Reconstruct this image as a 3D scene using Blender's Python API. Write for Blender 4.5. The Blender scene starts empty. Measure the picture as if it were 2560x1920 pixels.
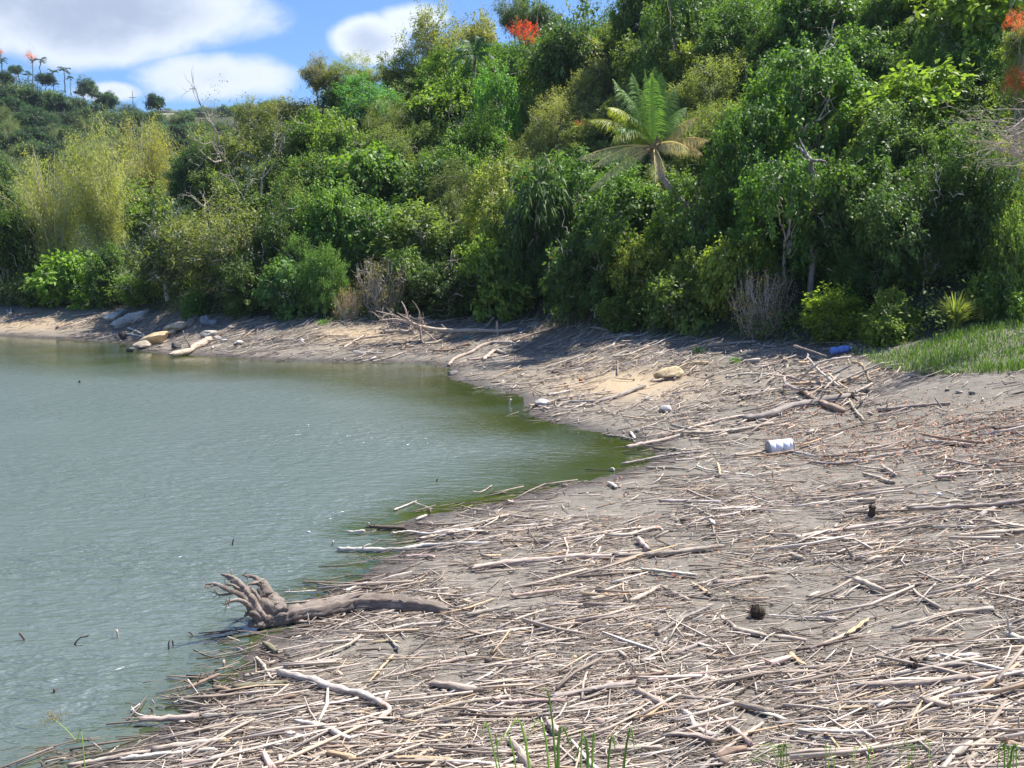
import bpy, math, random
import numpy as np
from mathutils import Vector, Matrix

# ---------------------------------------------------------------- camera, sky, sun, exposure
SC = bpy.context.scene
COL = SC.collection
F, CU, CV, CAMH = 2400.0, 1280.0, 960.0, 4.3          # focal length and centre in photo pixels, eye height over the water
TILT = math.atan(320.0 / F)
cam = bpy.data.cameras.new('camera')
cam.lens, cam.sensor_width, cam.clip_end, cam.clip_start = F / 2560 * 36, 36, 3000, 0.1
camo = bpy.data.objects.new('camera', cam)
COL.objects.link(camo)
camo.location = (0, 0, CAMH)
camo.rotation_euler = (math.pi / 2 - TILT, 0, 0)
SC.camera = camo
SC.view_settings.view_transform = 'Standard'
SC.view_settings.look = 'None'
SC.view_settings.exposure = 0.9
SC.view_settings.gamma = 1
SC.cycles.max_bounces = 6
SC.cycles.diffuse_bounces = 3
SC.cycles.glossy_bounces = 3
SC.cycles.transmission_bounces = 4
SC.cycles.volume_bounces = 0
SC.cycles.use_denoising = True
SC.cycles.sample_clamp_indirect = 6

SUN_EL, SUN_AZ = math.radians(60), math.radians(58)    # azimuth clockwise from +Y (away from the camera)
sun = bpy.data.lights.new('sun', 'SUN')
sun.energy, sun.angle, sun.color = 5.0, math.radians(0.53), (1, 0.95, 0.87)
suno = bpy.data.objects.new('sun', sun)
COL.objects.link(suno)
sd = Vector((math.sin(SUN_AZ) * math.cos(SUN_EL), math.cos(SUN_AZ) * math.cos(SUN_EL), math.sin(SUN_EL)))
suno.rotation_euler = sd.to_track_quat('Z', 'Y').to_euler()
suno.location = sd * 50


class NT:
    """small helper for node trees"""
    def __init__(self, tree):
        self.t = tree
        tree.nodes.clear()

    def n(self, typ, ins=None, **props):
        nd = self.t.nodes.new(typ)
        for k, v in props.items():
            setattr(nd, k, v)
        for k, v in (ins or {}).items():
            s = nd.inputs[k]
            if isinstance(v, bpy.types.NodeSocket):
                self.t.links.new(v, s)
            else:
                s.default_value = v
        return nd

    def m(self, op, a, b=0.0, c=0.0, clamp=False):
        return self.n('ShaderNodeMath', {0: a, 1: b, 2: c}, operation=op, use_clamp=clamp).outputs[0]

    def mix(self, f, a, b, mode='MIX'):
        nd = self.n('ShaderNodeMix', {0: f}, data_type='RGBA', blend_type=mode)
        for i, v in ((6, a), (7, b)):
            if isinstance(v, bpy.types.NodeSocket):
                self.t.links.new(v, nd.inputs[i])
            else:
                nd.inputs[i].default_value = (*v, 1) if len(v) == 3 else v
        return nd.outputs[2]

    def noise(self, vec, scale, detail=4, rough=0.55, dist=0.0):
        return self.n('ShaderNodeTexNoise', {'Vector': vec, 'Scale': scale, 'Detail': detail, 'Roughness': rough, 'Distortion': dist}).outputs[0]

    def smooth(self, v, lo, hi, a=0.0, b=1.0):
        return self.n('ShaderNodeMapRange', {0: v, 1: lo, 2: hi, 3: a, 4: b}, interpolation_type='SMOOTHSTEP').outputs[0]

    def attr(self, name):
        return self.n('ShaderNodeAttribute', attribute_name=name)


def make_world():
    w = bpy.data.worlds.new('World')
    SC.world = w
    w.use_nodes = True
    g = NT(w.node_tree)
    sky = g.n('ShaderNodeTexSky', sky_type='NISHITA', sun_disc=False, sun_elevation=SUN_EL, sun_rotation=SUN_AZ,
              altitude=100, air_density=1.0, dust_density=0.8, ozone_density=1.5).outputs[0]
    d = g.n('ShaderNodeTexCoord').outputs['Generated']
    sep = g.n('ShaderNodeSeparateXYZ', {0: d})
    x, y, z = sep.outputs
    yy = g.m('MAXIMUM', g.m('ABSOLUTE', y), 0.05)
    a = g.m('DIVIDE', x, yy)
    e = g.m('DIVIDE', z, yy)
    vec = g.n('ShaderNodeCombineXYZ', {0: a, 1: g.m('MULTIPLY', e, 1.5), 2: y}).outputs[0]
    n1 = g.noise(vec, 5.0, 7, 0.55, 0.3)
    n2 = g.noise(vec, 16.0, 5, 0.6)
    bias = None
    # cumulus banks, by bearing and height: (u, v, half width, half height) in 1/2400 of the distance
    for (u, v, ru, rv, s) in ((250, 40, 470, 150, 1.25), (560, 215, 200, 68, .95), (30, 110, 120, 60, .9), (940, 120, 95, 62, 1.0),
                              (300, 245, 90, 26, .8), (1040, 75, 90, 40, .7),
                              (-500, 0, 500, 200, 1), (1900, -300, 700, 200, 1)):
        qa = g.m('MULTIPLY', g.m('SUBTRACT', a, (u - 1280) / 2400), 2400 / ru)
        qe = g.m('MULTIPLY', g.m('SUBTRACT', e, (640 - v) / 2400), 2400 / rv)
        b = g.m('MULTIPLY', g.m('SUBTRACT', 1.0, g.m('ADD', g.m('MULTIPLY', qa, qa), g.m('MULTIPLY', qe, qe))), s)
        b = g.m('MAXIMUM', b, -0.6)
        bias = b if bias is None else g.m('MAXIMUM', bias, b)
    high = g.smooth(e, 0.3, 0.55, -0.6, 0.75)           # more cloud overhead, above the frame
    bias = g.m('MAXIMUM', bias, high)
    dens = g.m('ADD', bias, g.m('ADD', g.m('MULTIPLY', g.m('SUBTRACT', n1, 0.5), 2.2), g.m('MULTIPLY', g.m('SUBTRACT', n2, 0.5), 0.9)))
    cov = g.smooth(dens, -0.1, 0.7)
    cov = g.m('MULTIPLY', cov, g.m('MULTIPLY', g.smooth(y, -.15, .2), g.smooth(e, 2.6, 1.3)))
    thick = g.smooth(g.m('ADD', dens, g.m('MULTIPLY', g.m('SUBTRACT', e, 0.2), 2.0)), 0.6, 1.7)
    cc = g.mix(thick, CLOUD_LIGHT, CLOUD_GREY)
    # clouds near the sun let more of its light through
    dt = g.n('ShaderNodeVectorMath', {0: d, 1: tuple(sd)}, operation='DOT_PRODUCT').outputs['Value']
    glow = g.m('ADD', 1.0, g.m('MULTIPLY', g.m('POWER', g.m('MAXIMUM', dt, 0.0), 4.0), 4.2))
    cc = g.mix(1.0, cc, g.n('ShaderNodeCombineColor', {0: glow, 1: glow, 2: glow}).outputs[0], 'MULTIPLY')
    tone = g.mix(1.0, sky, SKY_GAIN, 'MULTIPLY')
    out = g.mix(g.m('MULTIPLY', cov, 0.94), tone, cc)
    bg = g.n('ShaderNodeBackground', {0: out, 1: 0.095}).outputs[0]
    g.n('ShaderNodeOutputWorld', {0: bg})


CLOUD_LIGHT, CLOUD_GREY = (5.0, 5.4, 6.1), (2.7, 3.15, 4.1)
SKY_GAIN = (0.5, 0.72, 1.05)
make_world()


# ---------------------------------------------------------------- numeric helpers
def vnoise(x, y, seed=0):
    x, y = np.asarray(x, float), np.asarray(y, float)
    ix, iy = np.floor(x), np.floor(y)
    fx, fy = x - ix, y - iy
    fx, fy = fx * fx * (3 - 2 * fx), fy * fy * (3 - 2 * fy)

    def h(a, b):
        s = np.sin(a * 127.1 + b * 311.7 + seed * 74.7) * 43758.5453
        return s - np.floor(s)
    return (h(ix, iy) * (1 - fx) + h(ix + 1, iy) * fx) * (1 - fy) + (h(ix, iy + 1) * (1 - fx) + h(ix + 1, iy + 1) * fx) * fy


def fbm(x, y, seed=0, oct=4):
    t, a, f = 0, 0.5, 1.0
    for i in range(oct):
        t = t + a * (vnoise(x * f, y * f, seed + i * 3) - 0.5)
        a *= 0.5
        f *= 2.03
    return t


def smooth(a, b, x):
    t = np.clip((np.asarray(x, float) - a) / (b - a), 0, 1)
    return t * t * (3 - 2 * t)


def norm(v):
    return v / np.maximum(np.linalg.norm(v, axis=-1, keepdims=True), 1e-9)


CT, ST = math.cos(TILT), math.sin(TILT)


def ray(u, v):
    """direction of sight through photo pixel (u, v), scaled so that its y is 1"""
    u, v = np.asarray(u, float), np.asarray(v, float)
    b = (CV - v) / F
    yc = CT + b * ST
    return (u - CU) / F / yc, (b * CT - ST) / yc


def pix(x, y, z):
    """photo pixel of a world point"""
    zz = z - CAMH
    w = y * CT - zz * ST
    return CU + F * x / w, CV - F * (y * ST + zz * CT) / w


def at(u, v, D):
    a, b = ray(u, v)
    return np.array([a * D, D, CAMH + b * D])


def onz(u, v, z=0.0):
    a, b = ray(u, v)
    D = (z - CAMH) / b
    return a * D, D


# ---------------------------------------------------------------- terrain
K = 1.1573
SHORE = [(60, 1690), (150, 1656), (250, 1622), (330, 1598), (380, 1560), (400, 1515), (455, 1470), (505, 1440), (525, 1395), (560, 1365), (640, 1345), (735, 1318),
         (690, 1292), (775, 1262), (800, 1235), (838, 1200), (905, 1184), (885, 1150), (820, 1142), (880, 1122), (950, 1104), (1090, 1082), (1200, 1052),
         (1290, 1034), (1372, 1008), (1412, 986), (1396, 966), (1330, 946), (1250, 927), (1160, 906), (1132, 884), (1128, 862), (1080, 846),
         (1000, 828), (955, 818), (962, 800), (930, 787), (850, 784), (700, 783), (560, 778), (470, 771), (370, 766), (285, 758), (268, 744),
         (190, 737), (90, 732), (0, 726)]
sx, sy = onz(np.array([p[0] * K for p in SHORE]), np.array([p[1] * K for p in SHORE]))
LAKE = np.array(list(zip(sx, sy)))
LAKE = np.vstack([[(-160, 64), (-150, -4), (-40, 4.5), (-14, 5.5), (-7.5, 6.6)], LAKE, [(-50, 58), (-90, 62)]])


def shore_dist(x, y):
    """signed distance to the waterline, positive on land"""
    x, y = np.asarray(x, float), np.asarray(y, float)
    x = x + 0.22 * (vnoise(x * 1.7, y * 1.7, 5) - 0.5) + 0.7 * (vnoise(x * .4, y * .4, 8) - .5) * smooth(20, 45, y)
    y = y + 0.22 * (vnoise(x * 1.9, y * 1.9, 6) - 0.5)
    best = np.full(x.shape, 1e9)
    ins = np.zeros(x.shape, bool)
    P = LAKE
    for i in range(len(P)):
        a, b = P[i], P[(i + 1) % len(P)]
        d = b - a
        t = np.clip(((x - a[0]) * d[0] + (y - a[1]) * d[1]) / (d @ d + 1e-12), 0, 1)
        best = np.minimum(best, (x - a[0] - t * d[0]) ** 2 + (y - a[1] - t * d[1]) ** 2)
        c = ((a[1] > y) != (b[1] > y)) & (x < (b[0] - a[0]) * (y - a[1]) / (b[1] - a[1] + 1e-12) + a[0])
        ins ^= c
    r = np.sqrt(best)
    return np.where(ins, -r, r)


TU = [-900, 0, 300, 480, 800, 960, 1150, 1330, 1500, 1770, 2025, 2200, 2300, 2400, 2560, 3200]
TD = [64, 58, 55.4, 49, 45, 45, 44.5, 43.5, 38, 34.5, 32, 29.5, 28.6, 28.6, 29, 24]      # depth of the edge of the wood
TZ = [1.5, 1.3, 1.3, 1.3, 1.3, 1.3, 1.3, 1.3, 1.3, 1.35, 1.4, 1.5, 1.75, 2.1, 2.35, 2.6]
TS = [.1, .1, .13, .22, .45, .52, .56, .55, .56, .74, .78, .78, .78, .78, .78, .78]        # slope of the hill behind
TR = [20, 20, 20, 21, 25, 27, 31, 33, 36, 38, 38, 38, 38, 38, 38, 38]                     # its length
H2U = [-900, -200, 0, 60, 160, 240, 300, 380, 460, 560, 700, 900]
H2V = [120, 150, 182, 192, 226, 276, 285, 292, 312, 335, 345, 360]                        # skyline of the hill across the bay
H3U = [200, 350, 460, 520, 600, 680, 760, 2000]
H3V = [330, 300, 282, 275, 268, 262, 250, 240]                                            # farthest ridge


def terrain(x, y, s=None):
    x, y = np.asarray(x, float), np.asarray(y, float)
    if s is None:
        s = shore_dist(x, y)
    D = np.maximum(y, 4)
    u = np.clip(1280 + 2400 * x / D, -880, 3180)
    db, zb, sl, rl = (np.interp(u, TU, t) for t in (TD, TZ, TS, TR))
    b = np.maximum(db - D, 0)
    sp = np.maximum(s, 0)
    t = sp / (sp + b + 1e-6)
    z = zb * t ** 1.25 + 0.05 * smooth(0, 1.2, sp) + 0.05 * fbm(x * .8, y * .8, 2) * smooth(0, 2, sp)
    z = np.where(s < 0, np.maximum(-0.05 + s * 0.12, -1.8), z)
    d = np.maximum(D - db, 0)
    d1 = np.minimum(d, rl)
    hill = sl * (d1 - 1.2 * (1 - np.exp(-d1 / 1.2))) + 0.5 * smooth(0, 2, d) + 1.2 * fbm(x * .16, y * .16, 3) * smooth(2, 10, d)
    zr = zb + hill
    z = np.where(d > 0, zr, z)
    e2 = CAMH + 250 * (640 - np.interp(u, H2U, H2V)) / 2400 - 5.0
    w2 = smooth(98, 250, D) * (1 - smooth(820, 1000, u))
    z = np.where(D > 98, z * (1 - w2) + (e2 + 5 * fbm(x * .03, y * .03, 9)) * w2, z)
    e3 = CAMH + 520 * (640 - np.interp(u, H3U, H3V)) / 2400 - 8
    w3 = smooth(290, 520, D) * (1 - smooth(820, 1000, u))
    z = np.where(D > 290, z * (1 - w3) + e3 * w3, z)
    bank = 2.2 * smooth(5.0, 0.8, np.asarray(y))
    return np.where(y < 5, np.maximum(z, bank + 0.05 * fbm(x, y, 4)), z)


def ground_at(u, v, lo=5.0, extra=6.0):
    """world points where sight lines through pixels meet the ground (bisection over the beach)"""
    u, v = np.atleast_1d(np.asarray(u, float)), np.atleast_1d(np.asarray(v, float))
    a, b = ray(u, v)
    lo_ = np.full(u.shape, lo)
    hi_ = np.interp(np.clip(1280 + 2400 * a, -880, 3180), TU, TD) + extra
    for _ in range(22):
        mid = (lo_ + hi_) / 2
        g = CAMH + b * mid - np.maximum(terrain(a * mid, mid), 0.0)
        lo_, hi_ = np.where(g > 0, mid, lo_), np.where(g > 0, hi_, mid)
    D = (lo_ + hi_) / 2
    return np.stack([a * D, D, np.maximum(terrain(a * D, D), 0.0)], -1)


# ---------------------------------------------------------------- mesh helpers
def mesh_np(name, V, faces, mat=None, tint=None, uv=None, smooth_=False, attrs=None):
    me = bpy.data.meshes.new(name)
    V = np.asarray(V, np.float32)
    faces = [np.asarray(f, np.int32) for f in faces if len(f)]
    idx = np.concatenate([f.ravel() for f in faces])
    tot = np.concatenate([np.full(len(f), f.shape[1], np.int32) for f in faces])
    start = np.concatenate([[0], np.cumsum(tot)[:-1]]).astype(np.int32)
    me.vertices.add(len(V))
    me.vertices.foreach_set('co', V.ravel())
    me.loops.add(len(idx))
    me.loops.foreach_set('vertex_index', idx)
    me.polygons.add(len(tot))
    me.polygons.foreach_set('loop_start', start)
    me.update(calc_edges=True)
    if smooth_:
        me.polygons.foreach_set('use_smooth', np.ones(len(tot), bool))
    if tint is not None:
        a = me.attributes.new('tint', 'FLOAT', 'FACE')
        a.data.foreach_set('value', np.asarray(tint, np.float32))
    for k, arr in (attrs or {}).items():
        a = me.attributes.new(k, 'FLOAT', 'POINT')
        a.data.foreach_set('value', np.asarray(arr, np.float32))
    if uv is not None:
        l = me.uv_layers.new(name='UVMap')
        l.data.foreach_set('uv', np.asarray(uv, np.float32)[idx].ravel())
    if mat:
        me.materials.append(mat)
    return me


def link(name, me, parent=None, loc=None, color=None):
    o = bpy.data.objects.new(name, me)
    COL.objects.link(o)
    if parent is not None:
        o.parent = parent
    if loc is not None:
        o.location = loc
    if color is not None:
        o.color = (*color, 1)
    return o


def tag(o, label, cat=None, group=None, kind=None):
    if label:
        o['label'] = label
    if cat:
        o['category'] = cat
    if group:
        o['group'] = group
    if kind:
        o['kind'] = kind
    return o


def thing(name, loc, label, cat, group=None):
    o = bpy.data.objects.new(name, None)
    o.empty_display_size = 0.2
    COL.objects.link(o)
    o.location = loc
    return tag(o, label, cat, group)


def tube(P, R, sides=8, flat=1.0, rough=0.0, rng=None, cap=True, twist=0.0, groove=.9, ring=.8, jag=0.0):
    """a tapered tube along points P; returns verts, [quads, tris], uv"""
    P = np.asarray(P, float)
    n = len(P)
    T = norm(np.gradient(P, axis=0))
    ref = np.array([0, 0, 1.0]) if abs(T[:, 2]).mean() < 0.8 else np.array([1.0, 0, 0])
    A = norm(np.cross(T, ref))
    B = np.cross(A, T)
    th = np.linspace(0, 2 * math.pi, sides, endpoint=False) + twist
    R = np.broadcast_to(np.asarray(R, float), (n,))
    rr = R[:, None] * np.ones(sides)
    if rough and rng is not None:
        rr = rr * (1 + rough * (rng.random((n, sides)) - 0.5) + rough * ring * (rng.random((n, 1)) - .5) + rough * groove * (rng.random((1, sides)) - .5))
    V = P[:, None] + rr[..., None] * (np.cos(th)[None, :, None] * A[:, None] + flat * np.sin(th)[None, :, None] * B[:, None])
    if jag and rng is not None:                            # broken ends
        for e_ in (0, -1):
            V[e_] += T[e_] * ((rng.random(sides) - .5) * jag * R.max())[:, None]
    V = V.reshape(-1, 3)
    i = np.arange(n - 1)[:, None] * sides
    j = np.arange(sides)[None]
    k = (j + 1) % sides
    Q = np.stack([i + j, i + k, i + sides + k, i + sides + j], -1).reshape(-1, 4)
    L = np.concatenate([[0], np.cumsum(np.linalg.norm(np.diff(P, axis=0), axis=1))])
    UV = np.stack([np.broadcast_to(np.arange(sides) / sides * 2 * math.pi * R.mean(), (n, sides)), np.broadcast_to(L[:, None], (n, sides))], -1).reshape(-1, 2)
    tris = np.zeros((0, 3), int)
    if cap:
        c0, c1 = len(V), len(V) + 1
        V = np.vstack([V, P[:1], P[-1:]])
        UV = np.vstack([UV, [[0, L[0]]], [[0, L[-1]]]])
        j = np.arange(sides)
        k = (j + 1) % sides
        tris = np.vstack([np.stack([k, j, np.full(sides, c0)], -1), np.stack([(n - 1) * sides + j, (n - 1) * sides + k, np.full(sides, c1)], -1)])
    return V, [Q, tris], UV


def smooth_path(P, n):
    """Catmull-Rom through the points"""
    P = np.asarray(P, float)
    if len(P) == 2:
        t = np.linspace(0, 1, n)[:, None]
        return P[0] * (1 - t) + P[1] * t
    Q = np.vstack([2 * P[0] - P[1], P, 2 * P[-1] - P[-2]])
    out = []
    seg = len(P) - 1
    for s in np.linspace(0, seg - 1e-6, n):
        i = int(s)
        t = s - i
        a, b, c, d = Q[i:i + 4]
        out.append(.5 * ((2 * b) + (c - a) * t + (2 * a - 5 * b + 4 * c - d) * t * t + (3 * b - a - 3 * c + d) * t ** 3))
    return np.array(out)


class MB:
    """collects pieces of one mesh"""
    def __init__(self):
        self.V, self.F, self.U, self.T, self.n = [], {3: [], 4: []}, [], {3: [], 4: []}, 0

    def add(self, V, faces, uv=None, tint=0.5):
        for f in faces:
            f = np.asarray(f)
            if len(f):
                self.F[f.shape[1]].append(f + self.n)
                self.T[f.shape[1]].append(np.broadcast_to(tint, (len(f),)) if np.ndim(tint) == 0 else np.asarray(tint)[:len(f)])
        self.V.append(np.asarray(V))
        self.U.append(np.zeros((len(V), 2)) if uv is None else uv)
        self.n += len(V)
        return self

    def tube(self, P, R, sides=8, tint=0.5, **k):
        V, f, uv = tube(P, R, sides, **k)
        return self.add(V, f, uv, tint)

    def mesh(self, name, mat, smooth_=True):
        fs, ts = [], []
        for k in (4, 3):
            if self.F[k]:
                fs.append(np.vstack(self.F[k]))
                ts.append(np.concatenate(self.T[k]))
        return mesh_np(name, np.vstack(self.V), fs, mat, np.concatenate(ts), np.vstack(self.U), smooth_)


# ---------------------------------------------------------------- materials
def material(name):
    m = bpy.data.materials.new(name)
    m.use_nodes = True
    return m, NT(m.node_tree)


def finish(g, shader, disp=None):
    o = g.n('ShaderNodeOutputMaterial', {0: shader})


def leaf_material(name, var=0.9, transl=0.4, rough=0.52, spec=0.3):
    m, g = material(name)
    col = g.n('ShaderNodeObjectInfo').outputs['Color']
    t = g.attr('tint').outputs['Fac']
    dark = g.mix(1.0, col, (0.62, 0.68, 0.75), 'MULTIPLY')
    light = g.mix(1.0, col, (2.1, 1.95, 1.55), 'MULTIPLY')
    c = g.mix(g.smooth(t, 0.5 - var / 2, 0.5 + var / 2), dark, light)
    c = g.mix(g.smooth(t, 0.965, 0.975), c, (0.33, 0.2, 0.05))            # a few dry leaves
    p = g.n('ShaderNodeBsdfPrincipled', {'Base Color': c, 'Roughness': rough, 'Specular IOR Level': spec}).outputs[0]
    tr = g.n('ShaderNodeBsdfTranslucent', {0: g.mix(1.0, c, (1.3, 1.45, 0.55), 'MULTIPLY')}).outputs[0]
    finish(g, g.n('ShaderNodeMixShader', {0: transl, 1: p, 2: tr}).outputs[0])
    return m


def bark_material(name, obj_color=False, c0=(.16, .13, .1), c1=(.34, .3, .25)):
    m, g = material(name)
    uv = g.n('ShaderNodeTexCoord').outputs['Object']
    n = g.noise(uv, 9, 5, .65)
    n2 = g.noise(g.n('ShaderNodeMapping', {0: uv, 3: (30, 30, 5)}).outputs[0], 1.0, 4)
    c = g.mix(g.smooth(n, .3, .7), c0, c1)
    if obj_color:
        c = g.mix(1.0, c, g.n('ShaderNodeObjectInfo').outputs['Color'], 'MULTIPLY')
    b = g.n('ShaderNodeBump', {'Height': n2, 'Strength': .5, 'Distance': .02}).outputs[0]
    finish(g, g.n('ShaderNodeBsdfPrincipled', {'Base Color': c, 'Roughness': .85, 'Normal': b}).outputs[0])
    return m


def wood_material():
    """sun-bleached wood: grain along the UV's second axis; tone by the object's colour"""
    m, g = material('driftwood')
    uv = g.n('ShaderNodeTexCoord').outputs['UV']
    rnd = g.n('ShaderNodeObjectInfo').outputs['Random']
    off = g.n('ShaderNodeCombineXYZ', {0: g.m('MULTIPLY', rnd, 37.0), 1: g.m('MULTIPLY', rnd, 91.0)}).outputs[0]
    v = g.n('ShaderNodeVectorMath', {0: uv, 1: off}, operation='ADD').outputs[0]
    grain = g.noise(g.n('ShaderNodeMapping', {0: v, 3: (70, 5, 1)}).outputs[0], 1.0, 5, .65)
    blot = g.noise(g.n('ShaderNodeMapping', {0: v, 3: (10, 3.2, 1)}).outputs[0], 1.0, 4, .6)
    col = g.n('ShaderNodeObjectInfo').outputs['Color']
    c = g.mix(g.smooth(grain, .25, .75), g.mix(1.0, col, (.55, .52, .49), 'MULTIPLY'), g.mix(1.0, col, (1.18, 1.17, 1.15), 'MULTIPLY'))
    c = g.mix(g.m('MULTIPLY', g.smooth(blot, .48, .7), .7), c, (.14, .105, .08))
    c = g.mix(g.m('MULTIPLY', g.smooth(blot, .44, .28), .35), c, (.6, .56, .52))
    b = g.n('ShaderNodeBump', {'Height': g.m('ADD', grain, blot), 'Strength': .7, 'Distance': .012}).outputs[0]
    finish(g, g.n('ShaderNodeBsdfPrincipled', {'Base Color': c, 'Roughness': .8, 'Specular IOR Level': .25, 'Normal': b}).outputs[0])
    return m


def litter_material():
    m, g = material('driftwood_litter')
    t = g.attr('tint').outputs['Fac']
    r = g.n('ShaderNodeValToRGB', {0: t})
    cr = r.color_ramp
    cr.elements[0].position, cr.elements[0].color = 0.0, (.075, .055, .045, 1)
    cr.elements[1].position, cr.elements[1].color = 1.0, (.68, .6, .52, 1)
    for p, c in ((.2, (.17, .13, .1)), (.42, (.33, .27, .22)), (.6, (.48, .4, .33)), (.78, (.58, .5, .42)), (.86, (.56, .4, .24)), (.9, (.68, .6, .52))):
        e = cr.elements.new(p)
        e.color = (*c, 1)
    n = g.noise(g.n('ShaderNodeTexCoord').outputs['Object'], 14, 3)
    c = g.mix(g.m('MULTIPLY', g.smooth(n, .35, .75), .3), r.outputs[0], (.2, .16, .13))
    finish(g, g.n('ShaderNodeBsdfPrincipled', {'Base Color': c, 'Roughness': .85, 'Specular IOR Level': .2}).outputs[0])
    return m


def plain(name, col, rough=.5, spec=.5, dirt=.0, dcol=(.2, .16, .12)):
    m, g = material(name)
    n = g.noise(g.n('ShaderNodeTexCoord').outputs['Object'], 6, 5, .6)
    c = g.mix(g.m('MULTIPLY', g.smooth(n, .45, .7), dirt), col, dcol)
    finish(g, g.n('ShaderNodeBsdfPrincipled', {'Base Color': c, 'Roughness': rough, 'Specular IOR Level': spec}).outputs[0])
    return m


def rock_material():
    m, g = material('rock')
    v = g.n('ShaderNodeTexCoord').outputs['Object']
    n, n2 = g.noise(v, 2.2, 6, .65), g.noise(v, 11, 5, .65)
    col = g.n('ShaderNodeObjectInfo').outputs['Color']
    c = g.mix(g.smooth(n, .3, .7), g.mix(1.0, col, (.6, .58, .56), 'MULTIPLY'), g.mix(1.0, col, (1.15, 1.13, 1.1), 'MULTIPLY'))
    c = g.mix(g.m('MULTIPLY', g.smooth(n2, .55, .75), .5), c, (.1, .085, .07))
    b = g.n('ShaderNodeBump', {'Height': g.m('ADD', n, n2), 'Strength': .8, 'Distance': .06}).outputs[0]
    finish(g, g.n('ShaderNodeBsdfPrincipled', {'Base Color': c, 'Roughness': .88, 'Normal': b}).outputs[0])
    return m


M_LEAF = leaf_material('leaf')
M_LEAF_SOFT = leaf_material('fine_leaf', .9, .4, .6, .25)
M_BARK = bark_material('bark')
M_PALE = bark_material('pale_bark', True, (.62, .58, .52), (.9, .86, .8))
M_WOOD = wood_material()
M_LITTER = litter_material()
M_ROCK = rock_material()
M_GRASS = leaf_material('grass_blade', .9, .35, .5, .35)


# ---------------------------------------------------------------- ground and water
def build_ground():
    ys = np.concatenate([np.linspace(-40, 3, 18), np.linspace(3.4, 14, 90), np.geomspace(14.15, 66, 170), np.geomspace(67, 720, 110)])
    us = np.concatenate([np.linspace(-2600, -400, 26), np.linspace(-380, 2960, 240), np.linspace(3050, 5600, 26)])
    Y, U = np.meshgrid(ys, us, indexing='ij')
    X = (U - 1280) / 2400 * np.maximum(Y, 9)
    s = shore_dist(X, Y)
    Z = terrain(X, Y, s)
    Z = Z + 0.025 * fbm(X * 3, Y * 3, 11) * (s > 0) * (Y < 60)
    ny, nu = Y.shape
    i = np.arange(ny * nu).reshape(ny, nu)
    Q = np.stack([i[:-1, :-1], i[:-1, 1:], i[1:, 1:], i[1:, :-1]], -1).reshape(-1, 4)
    D = np.maximum(Y, 4)
    ug = np.clip(1280 + 2400 * X / D, -880, 3180)
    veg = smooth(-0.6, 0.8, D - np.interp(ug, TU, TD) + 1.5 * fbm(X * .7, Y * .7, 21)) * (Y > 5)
    pu, pv = pix(X, D, Z)
    soil = np.zeros_like(Z)
    for (u, v, ru, rv) in ((55, 200, 55, 22), (150, 232, 46, 20), (215, 240, 30, 14)):
        soil = np.maximum(soil, np.exp(-((pu - u) / ru) ** 2 - ((pv - v) / rv) ** 2) * (Y > 150))
    pale = np.zeros_like(Z)
    for (u, v, ru, rv) in ((1560, 960, 190, 42), (900, 835, 130, 26), (60, 805, 150, 22)):
        pale = np.maximum(pale, np.exp(-((pu - u) / ru) ** 2 - ((pv - v) / rv) ** 2) * (s > 0))
    m, g = material('mud')
    v = g.n('ShaderNodeNewGeometry').outputs['Position']
    a_veg, a_s, a_soil, a_pale = (g.attr(k).outputs['Fac'] for k in ('veg', 'shore', 'soil', 'pale'))
    n1, n2, n3 = g.noise(v, .55, 5), g.noise(v, 5, 6, .65), g.noise(v, 38, 4, .6)
    c = g.mix(g.smooth(n1, .35, .65), (.175, .158, .13), (.225, .198, .165))
    c = g.mix(g.m('MULTIPLY', g.smooth(n2, .45, .7), .6), c, (.11, .09, .078))
    c = g.mix(g.m('MULTIPLY', g.smooth(n3, .55, .75), .6), c, (.29, .25, .21))
    c = g.mix(g.m('MULTIPLY', a_pale, .8), c, g.mix(n2, (.42, .31, .18), (.55, .42, .27)))
    wet = g.smooth(g.m('ADD', a_s, g.m('MULTIPLY', g.m('SUBTRACT', n2, .5), 1.4)), .95, .25)
    c = g.mix(g.m('MULTIPLY', wet, .85), c, (.065, .055, .05))
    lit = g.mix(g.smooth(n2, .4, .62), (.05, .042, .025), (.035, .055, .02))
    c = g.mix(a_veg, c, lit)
    c = g.mix(a_soil, c, g.mix(n2, (.3, .18, .12), (.42, .29, .2)))
    b = g.n('ShaderNodeBump', {'Height': g.m('ADD', n2, g.m('MULTIPLY', n3, .5)), 'Strength': .8, 'Distance': .05}).outputs[0]
    r = g.mix(wet, (.9, .9, .9), (.45, .45, .45))
    finish(g, g.n('ShaderNodeBsdfPrincipled', {'Base Color': c, 'Roughness': r, 'Specular IOR Level': .3, 'Normal': b}).outputs[0])
    me = mesh_np('ground', np.stack([X, Y, Z], -1).reshape(-1, 3), [Q], m, smooth_=True,
                 attrs={'veg': veg.ravel(), 'shore': s.ravel(), 'soil': soil.ravel(), 'pale': pale.ravel()})
    tag(link('ground', me), 'grey brown mud beach rising to the wooded hillside', kind='structure')


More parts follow.
